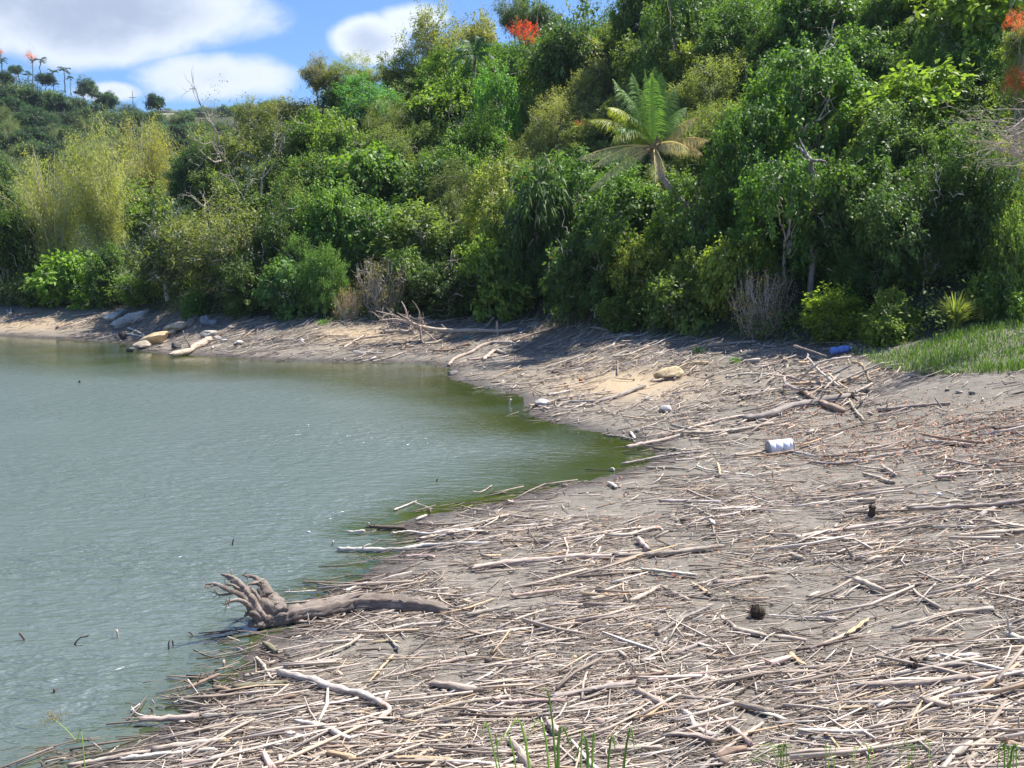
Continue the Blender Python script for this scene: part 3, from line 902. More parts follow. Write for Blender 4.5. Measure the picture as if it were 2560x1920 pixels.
# kind, u, v, half width, half height (photo pixels), colour, label [, options]
NEAR = [
    # bamboo and the left end of the far bank
    ('bamboo', 135, 545, 130, 165, G_BAM, 'straw yellow bamboo clump at the far left of the bank', {'rot': .3}),
    ('bamboo', 255, 500, 130, 185, G_BAM, 'tallest golden bamboo clump with upright canes, far left shore', {'rot': 2.0}),
    ('bamboo', 355, 440, 100, 140, (.3, .29, .08), 'greener bamboo clump between the golden bamboo and the dark round tree', {'rot': 4.0, 'depth_add': 4}),
    ('dense', 18, 610, 62, 130, G_DARK, 'dark shaded tree at the far left edge behind the shore', {}),
    ('dense', 8, 480, 50, 70, (.05, .1, .04), 'dark tree crown left of the straw bamboo', {}),
    ('bush', 75, 735, 46, 42, (.07, .11, .045), 'dull grey green bush at the foot of the straw bamboo', {}),
    ('bush', 190, 712, 74, 62, G_BRIGHT, 'bright lime bush leaning over the far left shore', {}),
    ('dense', 275, 690, 48, 70, (.05, .1, .03), 'dark leafy tree beside the bright lime bush', {}),
    ('dense', 478, 430, 60, 80, G_BLUE, 'dark glossy round tree right of the bamboo', {}),
    ('bare', 560, 320, 80, 120, G_OLIVE, 'pale leafless tree on the skyline left of the hill', {'depth_add': -2.2, 'trunk_col': (.52, .48, .43)}),
    ('bare', 640, 420, 85, 120, G_OLIVE, 'bleached leafless tree right of the dark glossy tree', {'depth_add': -2.2, 'trunk_col': (.52, .48, .43)}),
    ('airy', 575, 365, 80, 62, G_OLIVE, 'thin olive tree around the pale leafless skyline tree', {'depth_add': 2}),
    ('airy', 345, 545, 90, 75, G_MID, 'spreading green tree right of the golden bamboo', {}),
    ('airy', 420, 640, 105, 105, G_GREY, 'sprawling grey green tree over the boulders', {}),
    ('bare', 520, 560, 110, 100, G_OLIVE, 'sprawling leafless tree with grey limbs above the boulders', {'depth_add': -2.2, 'trunk_col': (.5, .46, .41)}),
    ('airy', 560, 640, 120, 110, (.11, .115, .06), 'dull grey brown open tree behind the boulders', {}),
    ('airy', 350, 715, 75, 60, (.09, .16, .03), 'low green bush above the white rock on the far shore', {}),
    ('bush', 482, 765, 28, 34, (.08, .17, .03), 'small bright bush right above the blue grey boulder', {}),
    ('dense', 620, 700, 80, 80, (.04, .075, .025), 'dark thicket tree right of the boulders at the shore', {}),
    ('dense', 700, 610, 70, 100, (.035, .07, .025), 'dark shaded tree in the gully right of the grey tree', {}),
    # skyline from left to right
    ('airy', 640, 296, 55, 36, (.13, .15, .07), 'small grey green skyline tree where the hill begins', {}),
    ('airy', 795, 195, 44, 40, (.14, .12, .075), 'lone sparse flat topped tree standing out on the skyline', {'drop': 1.9}),
    ('airy', 745, 275, 80, 40, (.17, .165, .09), 'grey olive tree under the lone sparse skyline tree', {}),
    ('fine', 880, 215, 85, 45, (.17, .18, .08), 'tawny green tree on the skyline left of the white cloud', {}),
    ('airy', 985, 185, 56, 60, (.15, .17, .05), 'tall open tree in front of the white cloud', {}),
    ('airy', 1085, 130, 70, 85, (.2, .2, .06), 'tall yellowish tree, first tall crown on the skyline', {}),
    ('airy', 1195, 90, 62, 80, (.22, .21, .07), 'tallest yellowish tree left of the red flowering tree', {}),
    ('airy', 1285, 45, 42, 60, (.09, .12, .06), 'narrow grey green crown behind the red flowering tree', {'depth_add': 6}),
    ('dense', 1350, 70, 48, 70, (.06, .1, .03), 'tall dark crown right above the red flowering tree', {'depth_add': 3}),
    ('dense', 1400, 170, 95, 125, (.055, .1, .03), 'big dark rounded tree right of the red flowering tree', {}),
    ('dense', 1490, 120, 50, 50, (.075, .115, .03), 'smaller dark crown below the patch of open sky', {}),
    ('dense', 1605, 60, 80, 120, (.035, .075, .022), 'darkest tall tree right of the patch of open sky', {}),
    ('vine', 1690, 90, 90, 140, (.06, .115, .03), 'tall vine hung tree behind the coconut palm', {}),
    # upper slope
    ('fine', 935, 262, 105, 50, (.045, .17, .055), 'emerald feathery crown low on the left skyline slope', {'depth_add': -2}),
    ('dense', 855, 265, 52, 55, (.04, .08, .022), 'small dark tree left of the emerald feathery crown', {}),
    ('fine', 700, 350, 95, 75, (.12, .14, .045), 'olive tree at the lower end of the skyline slope', {}),
    ('broad', 790, 360, 85, 80, G_MID, 'mid green tree under the emerald feathery crown', {}),
    ('broad', 880, 385, 80, 80, (.13, .19, .035), 'yellow green tree in the middle of the left slope', {}),
    ('broad', 1095, 300, 80, 75, (.1, .16, .03), 'leafy tree below the tall yellowish trees', {}),
    ('fine', 1000, 330, 75, 70, (.1, .115, .05), 'dull brownish green tree beside the emerald crown', {}),
    ('vine', 1235, 300, 58, 110, (.085, .22, .025), 'column of bright green vines below the skyline palm', {}),
    ('vine', 1210, 400, 60, 70, (.095, .2, .028), 'lower lobe of bright green vines on the slope', {}),
    ('dense', 1160, 370, 60, 90, G_DARK, 'dark tree left of the bright green vines', {}),
    ('fine', 1330, 300, 75, 75, (.11, .17, .04), 'soft green tree below the big dark rounded tree', {}),
    ('fine', 1395, 330, 75, 80, G_PALE, 'pale straw green scrub left of the coconut palm', {}),
    ('fine', 1300, 410, 80, 70, (.21, .23, .08), 'pale yellow green scrub left below the straw scrub', {}),
    ('fine', 1475, 240, 70, 60, (.22, .22, .1), 'pale scrub tree above the coconut palm on its left', {}),
    ('fine', 1790, 240, 100, 85, (.19, .21, .075), 'pale grey green tree right above the coconut palm', {}),
    ('fine', 1760, 340, 80, 70, (.16, .19, .07), 'grey green bush tree right of the coconut palm fronds', {}),
    # right slope
    ('dense', 1860, 110, 95, 95, (.06, .125, .03), 'dense green tree at the top edge above the snag', {}),
    ('broad', 2060, 70, 110, 100, (.07, .14, .03), 'big leafy tree at the top edge right of the dense green tree', {}),
    ('broad', 2260, 40, 90, 70, (.08, .15, .035), 'leafy crown at the top edge left of the yellow green crown', {}),
    ('bush', 2420, 70, 140, 110, (.18, .25, .03), 'bright yellow green broad crown in the top right corner', {}),
    ('broad', 2180, 170, 90, 80, (.075, .15, .03), 'mid green tree right of the forked snag', {}),
    ('vine', 2010, 290, 130, 150, (.07, .15, .028), 'vine hung tree below the forked snag', {}),
    ('bush', 2330, 280, 115, 85, (.115, .18, .035), 'bright lime crown in the middle of the right slope', {}),
    ('broad', 2240, 400, 95, 95, (.085, .14, .04), 'grey green tree under the bright lime crown', {}),
    ('dense', 2430, 200, 85, 75, (.05, .11, .03), 'dark green tree under the top right yellow green crown', {}),
    ('vine', 1880, 430, 105, 150, (.055, .125, .025), 'vine hung tree right of the coconut palm trunk', {}),
    ('vine', 1960, 560, 110, 160, (.05, .12, .026), 'vine curtain right of the brown vine thicket', {}),
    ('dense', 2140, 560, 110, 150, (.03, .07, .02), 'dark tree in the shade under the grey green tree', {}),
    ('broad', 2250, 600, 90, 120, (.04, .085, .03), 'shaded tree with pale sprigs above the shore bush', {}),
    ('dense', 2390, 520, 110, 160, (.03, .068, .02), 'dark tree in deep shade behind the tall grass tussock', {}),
    ('broad', 2520, 660, 50, 110, (.11, .17, .04), 'leafy tree at the right edge above the grass', {}),
    ('broad', 2525, 430, 62, 70, (.24, .24, .12), 'pale white leaved bush at the right edge under the dead brush', {}),
    ('dense', 2480, 330, 60, 60, (.06, .11, .03), 'green tree behind the dead twiggy brush', {'depth_add': 3}),
    # middle and lower slope
    ('broad', 1060, 480, 85, 85, (.07, .13, .035), 'mid green tree left of the pale yellow green vines', {}),
    ('fine', 1130, 500, 70, 75, (.09, .11, .06), 'grey feathery tree left of the pale yellow green vines', {}),
    ('vine', 1245, 545, 75, 120, (.2, .225, .05), 'pale yellow green vines hanging in the middle of the slope', {}),
    ('droop', 1345, 580, 110, 160, (.05, .105, .04), 'dark drooping long leaved tree below the pale vines', {}),
    ('vine', 1480, 500, 110, 110, (.06, .135, .03), 'vine mass under the dead fronds of the coconut palm', {}),
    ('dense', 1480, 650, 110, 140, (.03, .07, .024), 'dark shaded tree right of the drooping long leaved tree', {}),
    ('broad', 1600, 570, 100, 100, (.055, .12, .03), 'leafy tree straight below the coconut palm', {}),
    ('vine', 1740, 560, 95, 120, (.075, .14, .03), 'vine covered tree below the leaning palm trunk', {}),
    ('broad', 940, 480, 100, 90, (.075, .145, .03), 'large mid green tree in the middle of the left slope', {}),
    ('broad', 850, 560, 90, 90, (.1, .19, .03), 'yellow green tree above the dry tan bush', {}),
    ('broad', 790, 480, 80, 80, (.07, .12, .035), 'dull green tree left of the large mid green tree', {}),
    ('airy', 760, 560, 70, 80, (.11, .14, .05), 'open tree above the shaded gully', {}),
    ('broad', 960, 600, 85, 80, (.09, .17, .035), 'leafy green tree above the fallen log', {}),
    ('airy', 1070, 610, 100, 85, (.1, .14, .05), 'grey green spreading tree above the root end of the fallen log', {}),
    ('dense', 1120, 720, 95, 80, (.03, .06, .024), 'dark thicket tree behind the fallen log', {}),
    ('bush', 1225, 700, 65, 85, (.13, .2, .03), 'bright yellow green shrub by the right end of the fallen log', {}),
    ('fine', 740, 660, 65, 65, (.06, .13, .035), 'green bush left of the dry tan bush', {}),
    ('bush', 720, 730, 60, 60, (.055, .125, .045), 'blue green bush left of the dry tan bush at the shore', {}),
    ('dry', 872, 775, 42, 56, (.34, .2, .09), 'dry tan bush on the far shore left of the fallen log', {}),
    ('dry', 960, 720, 75, 75, (.14, .12, .05), 'brown twiggy thicket right of the dry tan bush', {}),
    ('droop', 1005, 690, 62, 62, (.1, .17, .035), 'light green drooping bush over the brown thicket', {}),
    ('bush', 1600, 700, 78, 80, (.16, .19, .03), 'yellowish leafy shrub at the shore under the palm', {}),
    ('bush', 1690, 760, 70, 62, (.1, .15, .035), 'green shrub right of the yellowish shrub at the shore', {}),
    ('bush', 1560, 790, 62, 50, (.09, .14, .035), 'low green shrub left under the yellowish shrub', {}),
    ('bush', 1820, 700, 65, 85, (.17, .22, .04), 'bright shrub left of the brown vine thicket', {}),
    ('dry', 1905, 770, 88, 95, (.16, .13, .055), 'brown hanging vine thicket at the shore', {}),
    ('bush', 2110, 815, 105, 58, (.15, .22, .03), 'wide bright shore bush above the blue drum', {}),
    ('bush', 2235, 815, 70, 60, (.13, .19, .035), 'leafy bush between the wide shore bush and the grass tussock', {}),
    ('tussock', 2390, 765, 78, 68, (.17, .2, .065), 'tall arching grass tussock at the wood edge', {'drop': 1.0}),
    ('tussock', 2270, 860, 46, 34, (.15, .18, .06), 'smaller grass tussock left below the tall one', {'drop': 1.0}),
    ('bush', 2545, 790, 50, 36, (.13, .18, .04), 'low bush at the right edge on the grassy bank', {}),
    ('bush', 2490, 740, 50, 55, (.08, .15, .03), 'leafy bush right of the tall grass tussock', {}),
]
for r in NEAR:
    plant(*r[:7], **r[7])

# twigs and blossoms that stand out against the leaves
plant('blossom', 1310, 92, 46, 58, RED, 'red flowering tree on the skyline', D=base_depth(1310, 260, 40) - 1.0)
plant('blossom', 1452, 310, 17, 13, (.62, .28, .1), 'small orange flowering bush left of the coconut palm', D=base_depth(1455, 380, 30) - 2.5, name='flowering_bush')
for u_, v_, ru_, rv_, lab_ in ((2556, 245, 56, 85, 'red tipped tree at the right edge of the slope above the dead brush'), (2552, 95, 52, 62, 'red tipped crown at the right edge below the corner crown')):
    t_ = plant('airy', u_, v_, ru_, rv_, (.16, .2, .05), lab_, D=33.5)
    o_ = link('red_leaf', PROTO['blossom'][0][0], t_, t_.children[0].location, (.6, .14, .07))
    o_.scale = [q * .6 for q in t_.children[0].scale]
    o_.location = t_.children[0].location + Vector((-.5, -.6, .3))

# the rest of the hillside: crowns in the gaps, coloured like their surroundings
SKY_U = [480, 560, 640, 700, 760, 880, 960, 1040, 1120, 1200, 1300, 1400, 1470, 1540, 1600, 2700]
SKY_V = [300, 262, 240, 262, 245, 200, 160, 110, 60, 40, 60, 30, 12, 40, -90, -90]


def gap_crowns():
    rng = np.random.default_rng(5)
    taken = [(p[0], p[1], p[2], p[3]) for p in PLANTED]
    n = 0
    for _ in range(9000):
        u = rng.uniform(500, 2590)
        v = rng.uniform(-60, 800)
        vb = np.interp(u, [480, 960, 1330, 1770, 2200, 2560], [700, 710, 715, 730, 700, 640])
        if v < np.interp(u, SKY_U, SKY_V) + 95 or v > vb - 10:
            continue
        if any(((u - a) / (.52 * c + 24)) ** 2 + ((v - b) / (.52 * d + 24)) ** 2 < 1 for a, b, c, d in taken):
            continue
        near = sorted(PLANTED, key=lambda p: (p[0] - u) ** 2 + (p[1] - v) ** 2)[:8]
        near = [p for p in near if p[5].name.split('.')[0] not in ('flowering_tree', 'flowering_bush', 'dead_brush', 'leafless_tree', 'grass_tussock', 'dry_thicket')]
        col = np.array(near[0][6]) * rng.uniform(.8, 1.2)
        col = col * .7 + np.array(near[1][6]) * .3
        kind = rng.choice(['dense', 'broad', 'airy', 'vine', 'fine', 'droop'], p=[.25, .27, .14, .16, .12, .06])
        ru, rv = rng.uniform(42, 76), rng.uniform(40, 76)
        label = relate(u, v, {'dense': 'dense', 'broad': 'leafy', 'airy': 'open crowned', 'vine': 'vine hung', 'fine': 'fine leaved', 'droop': 'drooping'}[kind], col, near, 'tree')
        plant(kind, u, v, ru, rv, tuple(col), label, group=LABEL_GROUP.get(label))
        taken.append((u, v, ru, rv))
        n += 1
    return n


USED, LABEL_GROUP = {}, {}


def colour_word(c):
    r, g_, b = c
    if r > g_ * 1.15:
        return 'brownish'
    if r > g_ * .85 and g_ > .15:
        return 'pale yellow green'
    if g_ > .17:
        return 'bright green'
    if g_ < .085:
        return 'dark green'
    if r > g_ * .8:
        return 'olive'
    return 'mid green'


TREE_MARKS = [(1632, 380, 'coconut palm'), (1310, 92, 'red flowering tree'), (2040, 150, 'forked grey snag'), (2010, 400, 'broken bare trunk'), (255, 500, 'golden bamboo'), (2330, 280, 'bright lime crown'),
              (1905, 770, 'brown vine thicket'), (872, 775, 'dry tan bush'), (2390, 765, 'tall grass tussock'), (935, 262, 'emerald feathery crown'), (795, 195, 'lone sparse skyline tree'), (560, 340, 'pale leafless tree'),
              (478, 430, 'dark glossy round tree'), (1235, 310, 'column of bright green vines'), (1395, 330, 'straw green scrub'), (2420, 70, 'yellow green corner crown'), (2450, 340, 'dead twiggy brush'), (1187, 140, 'skyline palm'),
              (1345, 580, 'drooping long leaved tree'), (1600, 700, 'yellowish shore shrub'), (420, 800, 'boulders'), (1250, 790, 'fallen tree'), (2110, 815, 'wide shore bush'), (1225, 700, 'bright shrub by the fallen log'), (2540, 245, 'red tipped tree'),
              (1245, 545, 'pale hanging vines'), (1790, 240, 'pale grey green tree')]


def relate(u, v, word, col, near, noun):
    marks = sorted(TREE_MARKS, key=lambda p: (p[0] - u) ** 2 + (p[1] - v) ** 2)[:4]

    def rel(p):
        du, dv = u - p[0], v - p[1]
        far_ = 'well ' if math.hypot(du, dv) > 230 else 'just ' if math.hypot(du, dv) < 110 else ''
        r = ('left of' if du < 0 else 'right of') if abs(du) > abs(dv) * 1.4 else ('above' if dv < 0 else 'below') if abs(dv) > abs(du) * 1.4 else \
            ('above and left of' if dv < 0 and du < 0 else 'above and right of' if dv < 0 else 'below and left of' if du < 0 else 'below and right of')
        return f'{far_}{r} the {p[2]}'
    tries = [f'{colour_word(col)} {word} {noun} {rel(p)}' for p in marks[:2]]
    tries += [f'{word} {noun} {rel(marks[0])}, {rel(q)}' for q in marks[1:]] + [f'{word} {noun} {rel(marks[1])}, {rel(q)}' for q in marks[2:]]
    for l in tries:
        if len(l.split()) <= 16 and l not in USED:
            USED[l] = 1
            return l
    l = f'{colour_word(col)} {word} {noun} among others alike on the wooded slope'
    LABEL_GROUP[l] = f'{colour_word(col)} {word} {noun}s on the slope'
    return l


N_GAP = gap_crowns()


# ---------------------------------------------------------------- hill across the bay
FAR_DARK, FAR_MID, FAR_LIGHT = (.032, .072, .034), (.055, .11, .05), (.1, .155, .07)
FAR = [
    ('palm', 100, 150, 20, 17, FAR_DARK, 'tallest lone palm on the far hilltop beside the orange tree', {'trunk_col': (.5, .45, .4)}),
    ('palm', 132, 182, 17, 16, FAR_DARK, 'left palm of the pair above the earth slope on the far hill', {}),
    ('palm', 160, 177, 19, 16, (.03, .07, .03), 'full dark palm right of the pair on the far hilltop', {}),
    ('palm', 175, 194, 12, 13, FAR_DARK, 'small palm at the right end of the far hilltop row', {}),
    ('palm', 46, 172, 18, 17, FAR_DARK, 'palm left under the orange tree on the far hilltop', {}),
    ('palm', 4, 150, 20, 18, FAR_DARK, 'palm at the far left edge of the hilltop', {}),
    ('palm', 70, 185, 16, 14, FAR_DARK, 'low palm under the orange tree on the far hilltop', {}),
    ('palm', 60, 290, 20, 15, (.14, .14, .09), 'pale greyish palm in the dark wood of the far hill', {}),
    ('palm', 112, 322, 20, 18, FAR_DARK, 'dark palm low on the far hill, left of its twin', {}),
    ('palm', 132, 318, 18, 17, (.04, .08, .035), 'dark palm low on the far hill, right of its twin', {}),
    ('palm', 298, 305, 16, 18, FAR_DARK, 'palm in the wood under the pole on the far hill', {}),
    ('palm', 240, 322, 15, 18, FAR_DARK, 'palm in the wood of the far hill left of the pole', {}),
    ('blossom', 76, 142, 19, 14, ORANGE, 'orange flowering tree on the far hilltop', {'drop': 3.0}),
    ('blossom', 2, 132, 12, 10, (.6, .2, .1), 'reddish tree at the far left edge of the hilltop', {'drop': 3.0}),
    ('dense', 112, 198, 24, 17, FAR_DARK, 'dark shrub tree on the earth slope of the far hilltop', {}),
    ('airy', 210, 222, 26, 30, (.06, .11, .06), 'grey green tree at the right end of the earth slope', {}),
    ('airy', 230, 230, 16, 24, (.1, .12, .08), 'thin tree right beside the grey green hilltop tree', {}),
    ('dense', 265, 252, 27, 26, FAR_MID, 'leafy tree on the far skyline left of the pole', {}),
    ('dense', 385, 255, 24, 22, (.03, .075, .035), 'dark round tree on the far skyline right of the pole', {}),
    ('dense', 20, 195, 24, 20, FAR_DARK, 'dark tree on the far hilltop left of the earth slope', {}),
    ('dense', 40, 175, 20, 12, FAR_MID, 'low green tree among the far hilltop palms', {}),
]
for r in FAR:
    plant(*r[:3], r[3] * (.8 if r[0] == 'palm' else 1), *r[4:7], far=True, drop=r[7].get('drop', 1.05 if r[0] != 'palm' else 2.6), trunk_col=r[7].get('trunk_col'))


def far_wood():
    rng = np.random.default_rng(17)
    taken, n = [], 0
    words_ = {'dense': 'dense', 'broad': 'leafy', 'fine': 'soft', 'airy': 'open', 'bamboo': 'feathery'}
    for _ in range(2500):
        u, v = rng.uniform(-30, 640), rng.uniform(205, 470)
        if v < np.interp(u, [-30, 60, 180, 250, 330, 420, 520, 640], [235, 238, 262, 280, 278, 292, 315, 345]) or v > np.interp(u, [0, 60, 300, 420, 640], [470, 440, 380, 370, 380]):
            continue
        if any((u - a) ** 2 + (v - b) ** 2 < 27 ** 2 for a, b in taken):
            continue
        taken.append((u, v))
        kind = rng.choice(['dense', 'broad', 'fine', 'airy', 'bamboo'], p=[.38, .24, .14, .1, .14])
        col = {'bamboo': (.13, .17, .06)}.get(kind, [FAR_DARK, FAR_MID, FAR_LIGHT][rng.integers(3)])
        col = tuple(np.array(col) * rng.uniform(.8, 1.25))
        cw = {0: 'dark', 1: 'green', 2: 'light'}[0 if col[1] < .085 else 1 if col[1] < .125 else 2]
        l = f'{cw} {words_[kind]} {"bamboo" if kind == "bamboo" else "tree"} in the wood covering the far hill'
        plant(kind, u, v, rng.uniform(24, 36), rng.uniform(22, 32), col, l, far=True, drop=1.0, group=f'{cw} {words_[kind]} crowns of the far hill wood')
        n += 1
    # the farthest ridge shows only as a rough green skyline
    for k, u in enumerate(np.arange(440, 700, 17)):
        v = np.interp(u, H3U, H3V) + rng.uniform(-6, 4)
        D = 470 + rng.uniform(-12, 12)
        plant('dense', u, v + 8, rng.uniform(13, 20), rng.uniform(9, 14), FAR_DARK if k % 2 else FAR_MID, 'tiny bluish green tree on the farthest ridge', D=D, group='trees on the farthest ridge')
    return n


N_FAR = far_wood()


def coconut_palm():
    rng = np.random.default_rng(23)
    D = 38.5

    def T(x, y, dy=0.0):
        return at(1280 + x / 3.456, y / 3.456, D + dy)
    c = T(1222, 1265)
    P = np.array([T(1230, 1290), T(1262, 1430, -.1), T(1300, 1540, -.1), T(1365, 1625, 0), T(1440, 1720, .3), T(1520, 1790, .8), T(1590, 1900, 1.4), T(1620, 2050, 2.0)])
    gz = float(terrain(P[-1][0], P[-1][1]))
    P = np.vstack([P, [P[-1][0] + .1, P[-1][1] + .6, min(gz - .3, P[-1][2] - .5)]])
    base = np.array([P[-1][0], P[-1][1], gz])
    t = thing('coconut_palm', base, 'coconut palm with green upright fronds and hanging dead fronds on a leaning trunk', 'palm')
    tk = MB()
    Pt = np.array([[np.interp(s, np.linspace(0, 1, len(P)), P[:, i]) for i in range(3)] for s in np.linspace(0, 1, 40)])
    tk.tube(Pt - base, np.linspace(.105, .15, 40) * (1 + .09 * (np.arange(40) % 2)), 10)
    m_tr = bark_material('palm_bark', False, (.22, .19, .16), (.42, .37, .31))
    link('trunk', tk.mesh('palm_trunk', m_tr), t)
    hb = MB()
    for j in range(26):                                   # fibrous sheath and old stalk bases under the crown
        d = norm(rng.normal(size=3) * (1, 1, .5) + (0, 0, .5))
        hb.tube(curve(rng, c - base - (0, 0, .25), c - base + d * rng.uniform(.3, .6), 5, .03), np.linspace(.05, .02, 5), 5)
    link('crown_shaft', hb.mesh('crown_shaft', bark_material('palm_fibre', False, (.13, .09, .06), (.3, .23, .16))), t)
    green = [((1190, 900), (1150, 610), .2), ((1110, 880), (1040, 640), .8), ((1050, 900), (880, 690), .9), ((1000, 900), (830, 930), -.6), ((900, 980), (670, 1040), .1),
             ((1010, 1000), (865, 1230), -1.2), ((1235, 880), (1290, 640), .9), ((1290, 900), (1400, 760), 1.0), ((1330, 980), (1500, 930), .8), ((1160, 950), (960, 780), .5),
             ((1100, 1060), (900, 1120), -.9), ((1300, 1060), (1440, 1000), .4), ((1215, 960), (1210, 640), -.4), ((1130, 1000), (1000, 1010), -.5), ((1210, 850), (1230, 590), .6)]
    for k, (m, e, dy) in enumerate(green):
        fm = MB()
        frond_into(fm, rng, c - base, T(*m, dy * .6) - base, T(*e, dy) - base, 46, .62, .03, .5, tint=.35 + .4 * rng.random(), stem=.028)
        link('frond', fm.mesh('frond', M_LEAF, False), t, color=(.13, .22, .065) if k not in (3, 5, 4) else (.24, .27, .06))
    dead = [((900, 1215), (570, 1375), -.5), ((960, 1230), (690, 1445), -1.0), ((900, 1390), (655, 1655), -.9), ((1235, 1360), (1240, 1575), -1.1), ((1290, 1340), (1320, 1490), -.7),
            ((1390, 1170), (1530, 1290), -.7), ((1500, 1150), (1690, 1210), .1), ((1400, 1080), (1600, 1010), .3), ((1480, 1190), (1640, 1330), .2)]
    for k, (m, e, dy) in enumerate(dead):
        fm = MB()
        frond_into(fm, rng, c - base, T(*m, dy * .6) - base, T(*e, dy) - base, 38, .46, .022, .9, tint=.5, stem=.03)
        o = link('frond', fm.mesh('dead_frond', M_LEAF_SOFT, False), t, color=(.46, .4, .33) if k < 6 else (.34, .27, .2))
        o['label'] = 'dry brown hanging frond'


def skyline_palm():
    rng = np.random.default_rng(29)
    D = base_depth(1190, 300, 40) - 1.5
    c = at(1187, 140, D)
    gz = float(terrain(c[0], c[1]))
    base = np.array([c[0], c[1], gz])
    t = thing('palm_tree', base, 'dark green palm in front of the tallest yellowish skyline tree', 'palm')
    link('trunk', MB().tube(curve(rng, (0, 0, 0), c - base, 7, .05), np.linspace(.16, .1, 7), 8).mesh('trunk', M_BARK), t)
    for (u, v, dy) in ((1120, 165, -.5), (1135, 130, 0), (1160, 100, .5), (1205, 95, .3), (1232, 112, -.3), (1240, 150, -.6), (1165, 175, -1), (1215, 170, -1), (1190, 90, .8)):
        e = at(u, v, D + dy) - base
        m = (c - base) * .5 + e * .5 + np.array([0, 0, .75])
        fm = MB()
        frond_into(fm, rng, c - base, m, e, 44, .5, .05, .45, stem=.025)
        link('frond', fm.mesh('frond', M_LEAF, False), t, color=(.05, .12, .04))


def snags():
    """dead trunks that stand clear of the leaves on the right slope"""
    rng = np.random.default_rng(31)
    x4 = lambda x, y: (1920 + x / 3.456, y / 3.456)
    D = base_depth(2030, 240, 60) - 3.1
    m = bark_material('snag_bark', False, (.17, .14, .12), (.36, .32, .28))
    for lines, D, label in (
        ([([(450, 1000), (425, 740), (390, 580)], .13), ([(390, 580), (460, 460), (540, 330), (575, 170)], .07), ([(390, 580), (310, 550), (255, 510)], .09), ([(460, 450), (560, 400), (600, 330)], .03),
          ([(530, 330), (500, 240)], .025)], D, 'forked grey snag with a broken limb high on the right slope'),
        ([([(400, 1900), (390, 1600), (380, 1400)], .12), ([(380, 1400), (320, 1320), (220, 1240)], .08), ([(380, 1390), (440, 1385), (490, 1390), (520, 1440)], .05), ([(330, 1330), (270, 1190)], .04)],
         base_depth(2030, 640, 60) - 2.0, 'broken bare trunk with vines below the forked snag'),
    ):
        p0 = at(*x4(*lines[0][0][0]), D)
        gz = float(terrain(p0[0], p0[1]))
        base = np.array([p0[0], p0[1], gz])
        t = thing('dead_tree', base, label, 'tree')
        for k, (pts, r) in enumerate(lines):
            P = np.array([at(*x4(*q), D + (.3 * i if k else 0) - .15 * k) for i, q in enumerate(pts)]) - base
            if k == 0:
                P = np.vstack([[P[0][0], P[0][1], -.3], P])
            n = 12
            P = np.array([[np.interp(s, np.linspace(0, 1, len(P)), P[:, i]) for i in range(3)] for s in np.linspace(0, 1, n)])
            P[1:-1] += rng.normal(size=(n - 2, 3)) * r * .25
            link('trunk' if k == 0 else 'branch', MB().tube(P, np.linspace(r, r * (.8 if k == 0 else .35), n), 8, rough=.35, rng=rng).mesh('snag', m), t)


def utility_pole():
    D = base_depth(333, 262, 10, True)
    p = at(333, 262, D)
    gz = float(terrain(p[0], p[1]))
    top = at(333, 227, D)
    base = np.array([p[0], p[1], gz - .2])
    t = thing('utility_pole', base, 'thin grey utility pole on the far skyline', 'pole')
    m = plain('weathered_pole', (.2, .2, .2), .8)
    h = top[2] - base[2]
    link('pole', MB().tube([(0, 0, 0), (0, 0, h)], [.14, .1], 8).mesh('pole', m), t)
    link('crossarm', MB().tube([(-.9, 0, h - 1.6), (.9, 0, h - 1.6)], [.07, .07], 6).mesh('crossarm', m), t)


def far_house():
    D = base_depth(418, 288, 10, True) - 6
    p = at(418, 287, D)
    base = np.array([p[0], p[1], p[2] - 1.6])
    t = thing('house', base, 'low house with a dark flat roof on the far hill', 'house')
    b = MB()
    w, d, h = 3.2, 2.4, 1.7

    def box(mb, x0, x1, y0, y1, z0, z1):
        V = np.array([(x, y, z) for z in (z0, z1) for x, y in ((x0, y0), (x1, y0), (x1, y1), (x0, y1))])
        mb.add(V, [np.array([(0, 3, 2, 1), (4, 5, 6, 7), (0, 1, 5, 4), (1, 2, 6, 5), (2, 3, 7, 6), (3, 0, 4, 7)])])
    box(b, -w, w, -d, d, -3, h)
    link('wall', b.mesh('wall', plain('house_wall', (.45, .45, .42), .8), False), t)
    b = MB()
    V = np.array([(-w - .5, -d - .5, h + .003), (w + .5, -d - .5, h + .003), (w + .5, d + .5, h + .003), (-w - .5, d + .5, h + .003), (-w + 1, 0, h + .9), (w - 1, 0, h + .9)])
    b.add(V, [np.array([(0, 3, 2, 1), (0, 1, 5, 4), (2, 3, 4, 5)]), np.array([(1, 2, 5), (3, 0, 4)])])
    link('roof', b.mesh('roof', plain('dark_roof', (.07, .06, .07), .7), False), t)
    for x in (-1.8, 0.2, 1.9):
        b = MB()
        box(b, x - .4, x + .4, -d - .06, -d - .003, .3, 1.2)
        link('window', b.mesh('window', plain('dark_glass', (.04, .05, .06), .2), False), t)


